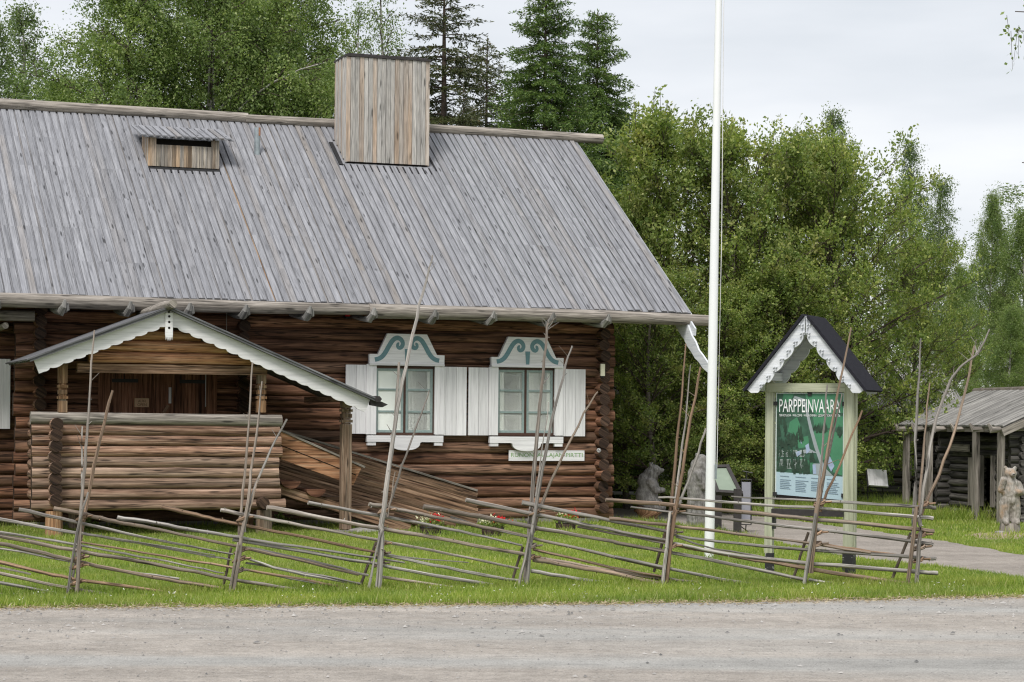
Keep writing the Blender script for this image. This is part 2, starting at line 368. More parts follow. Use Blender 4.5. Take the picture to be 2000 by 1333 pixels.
# ================================================================ GROUND, ROAD, PATH
def sheet(name, poly, z, mat, label, cat):
    b = MB(); b.v = [np.array([x, y, z]) for x, y in poly]; b.face(tuple(range(len(poly))), [(x, y) for x, y in poly], 0, 0)
    o = b.build(name, mat); tag(o, label, None, kind='structure'); return o
sheet('ground', [(-600, -60), (600, -60), (600, 900), (-600, 900)], 0, M['ground'], 'green lawn around the log house', 'lawn')
def wob_line(pts, step, amp, seed):
    r = random.Random(seed); out = []
    for (a, b) in zip(pts[:-1], pts[1:]):
        a = np.array(a); b = np.array(b); n = max(1, int(np.linalg.norm(b-a)/step))
        for i in range(n): out.append(a+(b-a)*i/n+np.array([r.uniform(-amp, amp), r.uniform(-amp, amp)]))
    out.append(np.array(pts[-1])); return out
RE = [ground(x, y)[:2] for x, y in ((-400, 1200), (0, 1190), (500, 1187), (1000, 1184), (1500, 1178), (2000, 1168), (2400, 1160))]
RE = [np.array([-40, 17.2])]+RE+[np.array([40, 27.])]
re_ = wob_line(RE, .12, .05, 3)
sheet('road', [tuple(p) for p in re_]+[(40, 1), (-40, 1)], .008, M['road'], 'grey beige gravel road with faint wheel tracks', 'road')
dr = [(p[0], p[1]+random.uniform(.03, .22)) for p in re_]
sheet('road_edge', dr+[tuple(p-np.array([0, .25+random.random()*.3])) for p in re_[::-1]], .004, M['dry'], 'dry earth strip between the verge and the gravel road', 'verge')
pu = [ground(x, y)[:2] for x, y in ((1150, 992), (1300, 996), (1420, 1003), (1560, 1019), (1700, 1037), (1830, 1056), (1920, 1071), (2000, 1086), (2150, 1110), (2500, 1150))]
pl = [ground(x, y)[:2] for x, y in ((1150, 1008), (1300, 1021), (1430, 1040), (1530, 1062), (1640, 1086), (1760, 1100), (1880, 1112), (2000, 1132), (2150, 1150), (2500, 1185))]
PATH = [tuple(p) for p in wob_line(pu, .25, .06, 5)]+[tuple(p) for p in wob_line(pl, .25, .06, 6)[::-1]]
sheet('path', PATH, .006, M['path'], 'gravel footpath curving behind the notice board', 'path')
bp_ = [ground(1965+75*math.cos(t)*random.uniform(.8, 1.1)-10, 1048+8*math.sin(t)*random.uniform(.8, 1.1))[:2] for t in np.linspace(0, 2*math.pi, 40)[:-1]]
BARE = np.array(bp_)
sheet('bare_patch', [tuple(p) for p in bp_][::-1], .005, M['dry'], 'worn bare earth around the pale standing bear', 'bare ground')
PP = np.array(PATH)
def in_poly(x, y, P):
    ins = np.zeros(len(x), bool); j = len(P)-1
    for i in range(len(P)):
        xi, yi = P[i]; xj, yj = P[j]
        c = ((yi > y) != (yj > y)) & (x < (xj-xi)*(y-yi)/((yj-yi)+1e-12)+xi); ins ^= c; j = i
    return ins
RX = np.array([p[0] for p in re_]); RY = np.array([p[1] for p in re_]); _o = np.argsort(RX); RX = RX[_o]; RY = RY[_o]

# ================================================================ THE LOG HOUSE
HF = Frame(1.4515, 36.2665, 0.3445)
house = empty('log_house', HF.o, HF.a, 'long brown log house with grey board roof, boxed chimney and white shuttered windows', 'log house')
HR, HZR, HZE, HSO, HTR = 5.2845, 6.9986, 3.5181, .75, 1.3326
DEP = 2*(HR-HSO); XL = -15.0
slope = (HZR-HZE)/HR
def roofz(y): return HZE+(y+HSO)*slope
RP = (0, -HSO, HZE); RN = (0, -slope, 1)
def roofhit(px, py): return HF.hitp(px, py, RP, RN)
def hx(px, py, y=0.): return HF.hit(px, py, y)
SP = .181; LR = .094
def logrow(b, x0, x1, y, z, r=LR*1.0, mat=0, capmat=1, seg=.6, wob=.006, n=14, rnd=None):
    k = max(2, int(abs(x1-x0)/seg)+1); xs = np.linspace(x0, x1, k)
    b.tube([(x, y+random.uniform(-wob, wob), z+random.uniform(-wob, wob)) for x in xs], [r*random.uniform(.96, 1.05) for _ in xs], n, mat, cap=True, capmat=capmat, rnd=rnd, hew=.87, wob=.012)
# front wall
def build_walls():
    xc = hx(75, 700)[0]                    # left corner of this section
    xend = hx(1195, 850)[0]; xleft = hx(27, 850)[0]
    b = MB(); nlog = 19; z0 = .17
    for k in range(nlog):
        z = z0+k*SP
        logrow(b, xleft+random.uniform(-.02, .02), xend+random.uniform(-.03, .03), 0, z)
    b.box(xleft+.2, -.1, .02, .06, .05, z0+nlog*SP-.1, mat=2)
    b.build('wall', [M['wall'], M['wall_end'], M['void']], house, smooth=True)
    # log ends of the cross walls, and the side walls behind them
    for xx, back, nm, ys in ((0, DEP, 'side_wall', .27), (xc, DEP, 'side_wall', .27), (hx(472, 640)[0], 1.0, 'cross_log_ends', .2)):
        b = MB()
        for k in range(nlog):
            z = z0+(k+.5)*SP; e = ys+random.uniform(-.03, .03)
            if k == 3 and xx == 0: e += .1
            b.tube([(xx+random.uniform(-.01, .01), -e, z), (xx, .3, z), (xx, back+.2, z)], [LR*random.uniform(.93, 1.03)]*3, 12, 0, capmat=1)
        if back > 2:
            for k in range(20):            # gable above
                z = z0+(nlog+k)*SP+.1; half = max(0, (HZR-.25-z)/slope)
                if half > .15: b.tube([(xx, DEP/2-half, z), (xx, DEP/2+half, z)], LR, 8, 0, capmat=1)
        b.build(nm, [M['wall'], M['wall_end']], house, smooth=True)
    b = MB()
    for k in range(nlog): logrow(b, XL, .3, DEP, z0+k*SP)
    b.build('back_wall', [M['wall'], M['wall_end']], house, smooth=True)
    # recessed section beyond the left corner, its shutter and the beam above
    b = MB()
    for k in range(nlog): logrow(b, XL, xc-.1, .55, z0+k*SP)
    b.build('recessed_wall', [M['wall'], M['wall_end']], house, smooth=True)
    b = MB(); p = hx(67, 618, -.3)
    b.tube([(XL, -.3, p[2]), (p[0], -.3, p[2])], .085, 10, 0); b.tube([(p[0]-.45, -.5, p[2]-.16), (p[0]-.42, .4, p[2]-.16)], .05, 8, 0)
    b.build('canopy_beam', M['greylog'], house, smooth=True)
    b = MB(); p = hx(20, 702, .35); q = hx(19, 838, .35)
    for i in range(4): b.box(p[0]-.17*(i+1)+.004, p[0]-.17*i, .32, .36, q[2], p[2], axis=2)
    b.build('shutter', M['white'], house)
    b = MB(); b.box(xleft+.1, .0, -.06, .3, -.1, .09); b.build('foundation', M['stone'], house)
build_walls()

def build_roof():
    ny = nrm((0, 1, slope)); up = nrm((0, -slope, 1)); SLEN = math.hypot(HR, HZR-HZE)
    c0 = roofhit(675, 322); c1 = roofhit(838, 330)
    v0 = roofhit(290, 332); v1 = roofhit(427, 334)
    b = MB(); step = .121; x = XL; i = 0
    E = np.array([0, -HSO, HZE])
    orange = [roofhit(478, 460)[0]]
    while x < HTR-.04:
        off = random.uniform(-.02, .02)
        # lower board
        b.beam(E+(x+step*.5, 0, 0)+up*.0-ny*off, E+(x+step*.5, 0, 0)+ny*SLEN+up*0, .118, .02, up=up, mat=0)
        y0 = 0
        p0 = -.03+random.uniform(-.03, .035)
        w = random.uniform(.082, .098); lift = random.uniform(.022, .032)
        isor = any(abs(x-o) < step/2 for o in orange)
        k = 7; pts = []
        for j in range(k):
            pts.append(E+(x+random.uniform(-.007, .007), 0, 0)+ny*(p0+(SLEN-p0)*j/(k-1))+up*lift)
        # boards that pass under chimney or vent start below it: leave the dark flashing free
        cut = None
        for (a, bb) in ((c0, c1), (v0, v1)):
            if a[0]-.05 < x < bb[0]+.05: cut = (a[1]+HSO)/ny[1]-.04
        if cut is None:
            for j in range(k-1): b.beam(pts[j], pts[j+1]+ny*.001, w, .024, up=up, mat=0, rnd=(b.r[-1] if j else None))
        else:
            rr = random.random()
            b.beam(E+(x, 0, 0)+ny*p0+up*lift, E+(x, 0, 0)+ny*cut+up*lift, w, .024, up=up, mat=0, rnd=rr)
            top = (c1[1] if a is c1 else 0)
            st = ((c0[1]+.75 if c0[0]-.05 < x < c1[0]+.05 else v0[1]+.95)+HSO)/ny[1]
            if st < SLEN-.1: b.beam(E+(x, 0, 0)+ny*st+up*lift, E+(x, 0, 0)+ny*SLEN+up*lift, w, .024, up=up, mat=0, rnd=rr)
        if isor:
            b.beam(E+(x+step*.5, 0, 0)+ny*(-.02)+up*.016, E+(x+step*.5, 0, 0)+ny*(cut or SLEN*.74)+up*.016, .03, .012, up=up, mat=1)
        x += step
    # underside and back slope
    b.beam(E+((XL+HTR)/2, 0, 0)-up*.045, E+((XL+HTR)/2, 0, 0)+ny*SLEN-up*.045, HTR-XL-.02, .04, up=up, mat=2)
    bn = nrm((0, -1, slope)); bu = nrm((0, slope, 1)); EB = np.array([0, DEP+HSO, HZE]); x = XL
    while x < HTR-.04:
        b.beam(EB+(x, 0, 0), EB+(x, 0, 0)+bn*SLEN, .235, .05, up=bu, mat=0); x += .24
    o = b.build('roof', [M['roof'], M['stump'], M['roof_low']], house)
    # ridge log in two lengths
    b = MB(); zr = HZR+.075; yr = HR-HSO
    xj = HF.hit(478, 225, yr)[0]; xe = HF.hit(1176, 271, yr)[0]
    b.tube([(XL, yr, zr+.025), (xj-4, yr, zr+.03), (xj+.05, yr, zr+.02)], [.1, .098, .096], 14)
    b.tube([(xj, yr-.02, zr+.0), (xj+2.5, yr, zr+.01), (xj+5, yr, zr+.01), (xe, yr, zr+.0)], [.086, .088, .09, .092], 14)
    b.build('ridge_log', M['greylog'], o, smooth=True)
    b = MB(); ze = HZE-.085; ye = -HSO-.045
    xj = hx(722, 600, ye)[0]; xe = hx(1392, 622, ye)[0]
    b.tube([(XL, ye, ze+.0), (xj-5, ye, ze+.005), (xj-2, ye, ze-.01), (xj, ye, ze+.0)], [.105, .11, .1, .085], 14)
    b.tube([(xj-.02, ye-.01, ze-.02), (xj+2, ye, ze-.015), (xj+4, ye, ze-.01), (xe, ye, ze-.035)], [.118, .112, .105, .092], 14)
    b.build('gutter_log', M['greylog'], house, smooth=True)
    for px in (-10, 123, 252, 368, 478, 603, 728, 848, 962, 1078, 1186):
        p = hx(px, 605, -1.0); x = p[0]; b = MB(); z = ze-.13
        b.tube([(x-.05, .3, z+.12), (x-.03, -.55, z+.0), (x, -.86, z-.02), (x+.02, -.98, z+.06), (x+.03, -1.0, z+.15)], [.045, .048, .062, .05, .02], 7, wob=.22)
        b.tube([(x+.05, -.72, z-.02), (x+.075, -.93, z+.02), (x+.075, -.97, z+.11)], [.03, .035, .012], 5, wob=.2)
        b.build('gutter_hook', M['barnroof'], house)
    # bargeboards of the right gable, running on below the eave
    for (yy, x, nm) in ((-1, HTR+.03, 'bargeboard'),):
        yy = np.linspace(-HSO, HR-HSO, 40)
        poly = [(y, HZE+(y+HSO)*slope-.06) for y in yy]; low = [(y, HZE+(y+HSO)*slope-.26) for y in yy]
        b = MB(); b.prism(poly+low[::-1], (x, 0, 0), (0, 1, 0), (0, 0, 1), (.03, 0, 0))
        poly2 = [(2*(HR-HSO)-a, c) for a, c in poly+low[::-1]]; b.prism(poly2, (x, 0, 0), (0, 1, 0), (0, 0, 1), (.03, 0, 0))
        b.build(nm, [M['kwhite'], M['greylog']], o)
        # carved board running on below the eave
        x = HTR-.10; q = [HF.hitx(*p, x) for p in ((1340, 626), (1350, 655), (1358, 668), (1364, 684), (1372, 694), (1380, 706), (1387, 720), (1388, 733), (1382, 728), (1372, 719), (1365, 708), (1357, 700), (1350, 688), (1341, 675), (1336, 663), (1330, 656), (1322, 642), (1312, 622))]
        b = MB(); b.prism([(p[1], p[2]) for p in q], (x, 0, 0), (0, 1, 0), (0, 0, 1), (.03, 0, 0))
        b.build('carved_bargeboard', M['kwhite'], o, fix=True)
        q = [HF.hitx(*p, x+.035) for p in ((1345, 622), (1352, 634), (1357, 642), (1356, 656), (1350, 655), (1342, 640))]
        b = MB(); b.prism([(p[1], p[2]) for p in q], (x+.035, 0, 0), (0, 1, 0), (0, 0, 1), (.03, 0, 0)); nm = 'carved_bargeboard'; 
        b.build(nm, [M['kwhite'], M['greylog']], o)
    return o, c0, c1, v0, v1
roof, c0, c1, v0, v1 = build_roof()

def build_chimney():
    yf = (c0[1]+c1[1])/2; zb = roofz(yf)+.06; x0 = c0[0]; x1 = c1[0]
    zt = HF.hit(675, 110, yf)[2]; dp = .78
    b = MB(); n = 19; xs = np.linspace(x0, x1, n+1)
    b.box(x0+.03, x1-.03, yf+.03, yf+dp, zb-.25, zt-.02, mat=1)
    for i in range(n):
        w = xs[i+1]-xs[i]
        b.box(xs[i]+.003, xs[i+1]-.003, yf-(.014 if i % 2 else 0), yf+.03, zb, zt-random.uniform(0, .008), axis=2)
    ys = np.linspace(yf+.0, yf+dp, 8)
    for xx, sg in ((x0, -1), (x1, 1)):
        for i in range(7):
            d = .012*(i % 2); a = ys[i]; c = ys[i+1]
            zz = roofz(a)+.05
            b.box(min(xx, xx-sg*.03)-(d if sg < 0 else 0), max(xx, xx-sg*.03)+(d if sg > 0 else 0), a+.003, c-.003, zz, zt, axis=2)
    o = b.build('chimney', [M['chim'], M['void']], roof)
    b = MB(); b.box(x0-.015, x1+.015, yf-.03, yf+dp+.03, zt, zt+.035)
    for i in range(14):
        x = random.uniform(x0, x1); b.tube([(x, yf-.01, zt+.03), (x+.08, yf, zt+.045)], [.02, .018], 5, wob=.3)
    b.box(x0+.05, x1-.02, yf+.05, yf+dp, zt+.035, zt+.07)
    b.build('chimney_cap', M['dark'], roof)
    b = MB(); ny = nrm((0, 1, slope)); up = nrm((0, -slope, 1))
    A = np.array([x0-.06, yf, roofz(yf)])
    b.beam(A-ny*.14+up*.02, A-ny*.14+up*.02+np.array([x1-x0+.12, 0, 0]), .22, .012, up=up)
    b.beam(A-ny*.12+np.array([-.055, 0, 0])+up*.05, A+ny*.75+np.array([-.055, 0, 0])+up*.05, .07, .03, up=up)
    b.beam(A-ny*.12+np.array([x1-x0+.17, 0, 0])+up*.03, A+ny*.75+np.array([x1-x0+.17, 0, 0])+up*.03, .05, .012, up=up)
    b.build('chimney_flashing', M['black'], roof)
    # roof vent
    yf = (v0[1]+v1[1])/2; zb = roofz(yf)+.05; x0 = v0[0]; x1 = v1[0]; zt = HF.hit(358, 272, yf)[2]; dp = .85
    b = MB(); n = 18; xs = np.linspace(x0, x1, n+1)
    for i in range(n):
        edge = i < 2 or i > n-3
        b.box(xs[i]+.002, xs[i+1]-.002, yf-(.01 if i % 2 else 0), yf+.025, zb, zt if edge else zt-.115, axis=2)
    b.box(x0+.13, x1-.12, yf+.001, yf+.022, zt-.135, zt-.115, mat=0, rnd=.95)
    b.box(x0+.03, x1-.03, yf+.12, yf+.15, zb, zt, mat=1)
    for xx in (x0, x1-.025):
        for i in range(6): b.box(xx, xx+.025, yf+.026+i*.1, yf+.123+i*.1, roofz(yf+i*.1), zt+.02*i, axis=2)
    ven = b.build('roof_vent', [M['vent'], M['void']], roof)
    b = MB(); ls = .28
    for i in range(13):
        x = x0-.1+(x1-x0+.24)*i/12
        b.beam((x, yf-.13, zt+.02), (x, yf+.9, zt+.02+1.03*ls), .085, .022, up=(0, -ls, 1))
        b.beam((x+.05, yf-.11, zt-.005), (x+.05, yf+.9, zt-.005+1.0*ls), .075, .018, up=(0, -ls, 1))
    b.build('vent_lid', M['roof'], roof)
    b = MB(); A = np.array([x0-.03, yf-.05, roofz(yf-.05)])
    b.beam(A+up*.022, A+up*.022+np.array([x1-x0+.06, 0, 0]), .16, .012, up=up); b.build('vent_flashing', M['black'], roof)
    # vent pipe
    p = roofhit(502, 305); zt = HF.hit(502, 250, p[1])[2]; b = MB()
    b.tube([(p[0], p[1], p[2]-.05), (p[0], p[1], zt)], .052, 14, 0); b.tube([(p[0]+.03, p[1]-.035, zt-.14), (p[0]+.03, p[1]-.035, zt+.002)], .022, 8, 1)
    b.build('vent_pipe', [M['steel'], plain('rust', (.30, .14, .08), .9, .4, 30)], roof, smooth=True)
build_chimney()

# ---------------------------------------------------------------- windows
def z5(x, y): return 640+x/2.898, 600+y/2.898
def build_window(ox, cx, lab=None):
    """ox: list of key pixel positions measured on the zoomed photo"""
    WY = -.165
    H = lambda zx, zy, y=WY: hx(*z5(zx, zy), y)
    fr = ox['open']; a = H(fr[0], fr[1]); c = H(fr[2], fr[3]); x0, x1, zt, zb = a[0], c[0], a[2]-.01, c[2]
    w = empty('window', (0, 0, 0)); w.parent = house
    def part(b, n, m): return b.build(n, m, w)
    b = MB(); b.box(x0-.02, x1+.02, -.115, -.105, zb-.02, zt+.02, mat=0); part(b, 'blind', M['blind'])
    b = MB()
    b.box(x0-.03, x1+.03, WY+.02, -.0, zt-.012, zt+.03); b.box(x0-.03, x1+.03, WY+.02, 0, zb-.03, zb+.012)
    b.box(x0-.035, x0+.004, WY+.02, 0, zb-.03, zt+.03, axis=2); b.box(x1-.03, x1+.03, WY+.02, 0, zb-.03, zt+.03, axis=2)
    xm = (x0+x1)/2-.01; b.box(xm-.018, xm+.018, WY+.025, -.08, zb, zt, axis=2); part(b, 'frame', M['darkbrown'])
    for (p, q) in ((x0+.006, xm-.02), (xm+.02, x1-.032)):
        b = MB(); t = .036; y0, y1 = WY+.03, WY+.062
        b.box(p, p+t, y0, y1, zb+.015, zt-.015, axis=2); b.box(q-t, q, y0, y1, zb+.015, zt-.015, axis=2)
        b.box(p+t, q-t, y0, y1, zt-.015-t, zt-.015); b.box(p+t, q-t, y0, y1, zb+.015, zb+.015+t*1.1)
        for k in (1, 2):
            z = zb+(zt-zb)*k/3; b.box(p+t, q-t, y0+.004, y1-.004, z-.016, z+.016)
        part(b, 'sash', M['tealframe'])
        b = MB(); b.box(p+t, q-t, y1-.012, y1-.008, zb+.03, zt-.03); part(b, 'pane', GLASS)
    # shutters
    for (l, t_, r, bt), nb in ((ox['ls'], 3), (ox['rs'], 3)):
        p = H(l, t_, -.14); q = H(r, bt, -.14); b = MB(); xs = np.linspace(p[0], q[0], nb+1)
        for i in range(nb): b.box(xs[i]+.0025, xs[i+1]-.0025, -.175-.004*(i % 2), -.14, q[2], p[2]+.0, axis=2)
        part(b, 'shutter', M['white'])
    for a_, b_ in ((220, 272), (607, 655)) if fr[0] < 600 else ((914, 962), (1286, 1330)):
        p = H(a_, ox['ls'][1]-2, -.18); q = H(b_, ox['rs'][3]-6, -.18); b = MB(); b.box(p[0], q[0], -.197, -.15, q[2], p[2], axis=2); part(b, 'casing', M['white'])
    # crown board
    P = [H(x, y, -.14) for x, y in ox['crown']]
    b = MB(); b.prism([(p[0], p[2]) for p in P], (0, -.205, 0), (1, 0, 0), (0, 0, 1), (0, .08, 0))
    ca, cb = P[-1], P[-2]
    b.box(ca[0]+.0, cb[0]-.0, -.225, -.1, (ca[2]+cb[2])/2-.01, (ca[2]+cb[2])/2+.022)
    b.box(ca[0]-.02, cb[0]+.02, -.18, -.1, P[0][2]-.012, P[0][2]+.012) if False else None
    cro = part(b, 'crown_board', M['white'])
    # painted scrolls: thin raised strips
    b = MB(); mid = (ca[0]+cb[0])/2; base = (ca[2]+cb[2])/2; W2 = (cb[0]-ca[0])/2; Hh = (P[2][2]+P[3][2])/2-base
    for sg in (-1, 1):
        ctr = [(.86, .16), (.76, .19), (.66, .27), (.57, .42), (.48, .62), (.38, .80), (.27, .87), (.17, .82), (.12, .70), (.15, .585), (.215, .55), (.26, .60), (.25, .68), (.205, .69)]
        wid = [.036, .036, .037, .038, .038, .038, .037, .036, .034, .034, .032, .026, .022, .015]
        C = [np.array([mid+sg*u*W2, base+v*Hh]) for u, v in ctr]
        # smooth
        C2, w2 = [], []
        for i in range(len(C)-1):
            for k in range(4):
                t = k/4; pm = C[max(i-1, 0)]; p0 = C[i]; p1 = C[i+1]; p2 = C[min(i+2, len(C)-1)]
                C2.append(.5*((2*p0)+(-pm+p1)*t+(2*pm-5*p0+4*p1-p2)*t*t+(-pm+3*p0-3*p1+p2)*t**3)); w2.append(wid[i]*(1-t)+wid[i+1]*t)
        for i in range(len(C2)-1):
            d = nrm(C2[min(i+1, len(C2)-1)]-C2[max(i-1, 0)]); d2 = nrm(C2[min(i+2, len(C2)-1)]-C2[i])
            n1 = np.array([-d[1], d[0]])*w2[i]; n2 = np.array([-d2[1], d2[0]])*w2[i+1]
            q = [C2[i]-n1, C2[i+1]-n2, C2[i+1]+n2, C2[i]+n1]
            k0 = len(b.v)
            for p in q: b.v.append(np.array([p[0], -.2095, p[1]]))
            b.face((k0, k0+1, k0+2, k0+3) if sg > 0 else (k0+3, k0+2, k0+1, k0), [(0, 0)]*4, 0, 0)
    b.prism([(mid-.028, base+.08*Hh), (mid+.028, base+.08*Hh), (mid+.042, base+.52*Hh), (mid-.042, base+.52*Hh)], (0, -.211, 0), (1, 0, 0), (0, 0, 1), (0, .005, 0))
    part(b, 'painted_scroll', M['teal'])
    # sill board with its drop
    s0 = H(*ox['sill'][0], -.14); s1 = H(*ox['sill'][1], -.14); zt2 = (s0[2]+s1[2])/2; h = .105; m = (s0[0]+s1[0])/2; L2 = s1[0]-s0[0]
    poly = [(s0[0], zt2), (s0[0], zt2-h), (m-.195*L2-.03, zt2-h)]
    for k in range(13):
        an = math.pi*k/12; poly.append((m-.195*L2*math.cos(an), zt2-h-.01-.125*math.sin(an)**.8))
    poly += [(m+.195*L2+.03, zt2-h), (s1[0], zt2-h), (s1[0], zt2)]
    b = MB(); b.prism(poly[::-1], (0, -.205, 0), (1, 0, 0), (0, 0, 1), (0, .08, 0))
    for xx in (s0[0]+.01, s1[0]-.15): b.box(xx, xx+.14, -.195, -.12, zt2-h-.055, zt2-h-.001)
    part(b, 'sill_board', M['white'])
    return w
def glass_mat():
    t = NT('window_glass'); t.b.inputs['Base Color'].default_value = (.9, .95, .93, 1); t.b.inputs['Roughness'].default_value = .05
    tr = t.n('ShaderNodeBsdfTransparent'); gl = t.n('ShaderNodeBsdfGlossy'); gl.inputs['Roughness'].default_value = .03
    ms = t.n('ShaderNodeMixShader'); ms.inputs[0].default_value = .07
    t.link(tr.outputs[0], ms.inputs[1]); t.link(gl.outputs[0], ms.inputs[2]); t.link(ms.outputs[0], t.out.inputs[0]); return t.m
GLASS = glass_mat()
win1 = build_window(dict(open=(275, 338, 606, 717), ls=(100, 326, 272, 718), rs=(608, 338, 781, 727),
    crown=[(230, 266), (278, 267), (332, 151), (556, 157), (612, 273), (655, 275), (653, 333), (230, 326)], sill=[(217, 724), (648, 731)]), 0)
win2 = build_window(dict(open=(965, 346, 1285, 719), ls=(795, 342, 961, 727), rs=(1287, 351, 1453, 732),
    crown=[(920, 283), (962, 284), (1015, 169), (1232, 176), (1285, 289), (1328, 290), (1325, 343), (920, 336)], sill=[(911, 730), (1326, 738)]), 0)

def text_mesh(txt, mat, name, width, height=None, depth=.002, parent=None, bold=0):
    cu = bpy.data.curves.new(name, 'FONT'); cu.body = txt; cu.size = 1; cu.extrude = 0; cu.offset = bold; cu.resolution_u = 4
    cu.align_x = 'CENTER'; cu.align_y = 'CENTER'
    o = bpy.data.objects.new(name, cu); COL.objects.link(o); dg = bpy.context.evaluated_depsgraph_get(); dg.update()
    me = bpy.data.meshes.new_from_object(o.evaluated_get(dg)); bpy.data.objects.remove(o); me.name = name
    co = np.empty(len(me.vertices)*3, np.float32); me.vertices.foreach_get('co', co); co = co.reshape(-1, 3)
    mn, mx = co.min(0), co.max(0); sx = width/(mx[0]-mn[0]); sy = (height/(mx[1]-mn[1])) if height else sx
    co[:, 0] = (co[:, 0]-(mn[0]+mx[0])/2)*sx; co[:, 1] = (co[:, 1]-(mn[1]+mx[1])/2)*sy
    co = np.stack([co[:, 0], np.zeros(len(co)), co[:, 1]], 1)      # stands upright, reads from -y
    me.vertices.foreach_set('co', co.ravel()); me.materials.clear(); me.materials.append(mat); me.update()
    ob = bpy.data.objects.new(name, me); COL.objects.link(ob)
    if parent: ob.parent = parent
    return ob

def small_signs():
    a = HF.hit(*z5(1027, 810), -.13); c = HF.hit(*z5(1453, 872), -.13); w = c[0]-a[0]; h = .175
    ctr = np.array([(a[0]+c[0])/2, -.13, (a[2]+c[2])/2])
    e = empty('name_sign', HF.world(ctr), HF.a, 'white name board with thin green letters below the right-hand window', 'sign')
    b = MB(); b.box(-w/2, w/2, 0, .03, -h/2, h/2); b.build('board', M['white'], e)
    t = text_mesh('RUNONLAULAJAN PIRTTI', plain('green_lettering', (.20, .36, .13), .6, .02, 5), 'lettering', w*.95, h*.5, parent=e); t.location = (0, -.003, .0)
    # open sign on the porch door
    p = HF.hit(276, 787, -.1); e = empty('open_sign', HF.world((p[0], -.135, p[2])), HF.a, 'small tan wooden board with burnt letters hung on the porch door', 'sign')
    b = MB(); b.box(-.11, .11, -.02, .018, -.068, .068); b.build('board', plain('tan_sign_board', (.62, .42, .26), .7, .15, 12), e)
    dk = plain('burnt_lettering', (.12, .055, .03), .8, .1, 5)
    t = text_mesh('AUKI', dk, 'lettering', .12, .042, parent=e); t.location = (0, -.023, .026)
    t = text_mesh('OPEN', dk, 'lettering', .14, .042, parent=e); t.location = (0, -.023, -.03)
    # no smoking disc on a log end
    p = HF.hit(1169, 880, -.31); e = empty('no_smoking_sign', HF.world((p[0], -.33, p[2])), HF.a, 'tiny round white no smoking disc on the corner log ends', 'sign')
    b = MB(); b.prism([(.035*math.cos(t), .035*math.sin(t)) for t in np.linspace(0, 2*math.pi, 25)[:-1]], (0, 0, 0), (1, 0, 0), (0, 0, 1), (0, .012, 0)); b.build('disc', M['white'], e, fix=True)
    b = MB()
    for i in range(24):
        t0, t1 = i*math.pi/12, (i+1)*math.pi/12
        b.prism([(.03*math.cos(t0), .03*math.sin(t0)), (.03*math.cos(t1), .03*math.sin(t1)), (.023*math.cos(t1), .023*math.sin(t1)), (.023*math.cos(t0), .023*math.sin(t0))], (0, -.003, 0), (1, 0, 0), (0, 0, 1), (0, .002, 0))
    b.beam((-.018, -.002, .018), (.018, -.002, -.018), .006, .003, up=(0, 1, 0)); b.beam((-.017, -.001, -.002), (.017, -.001, -.002), .006, .002, up=(0, 1, 0))
    b.build('symbol', M['iron'], e)
    # wall lamp
    p = HF.hit(1177, 723, -.3); e = empty('wall_lamp', HF.world((p[0], -.3, p[2])), HF.a, 'narrow cream tube lamp fixed upright at the house corner', 'lamp')
    b = MB(); b.box(-.035, .035, -.02, .03, -.1, .1, axis=2); b.build('lamp_cover', plain('cream_plastic', (.62, .60, .46), .5, .05, 3), e)
    b = MB(); b.box(-.03, .03, -.012, .03, -.125, -.101, axis=2); b.build('end_cap', M['iron'], e)
    # red alarm light
    p = HF.hit(679, 619, -.12); e = empty('alarm_beacon', HF.world((p[0], -.12, p[2])), HF.a, 'small dark red beacon under the eave left of the first window', 'alarm light')
    b = MB(); b.lathe([(.03, 0), (.045, .02), (.045, .06), (.03, .09), (.008, .1)], n=12); b.build('beacon_dome', M['red'], e, smooth=True)
    b = MB(); b.box(-.04, .04, -.04, .07, -.03, -.001); b.build('base', M['iron'], e)
small_signs()

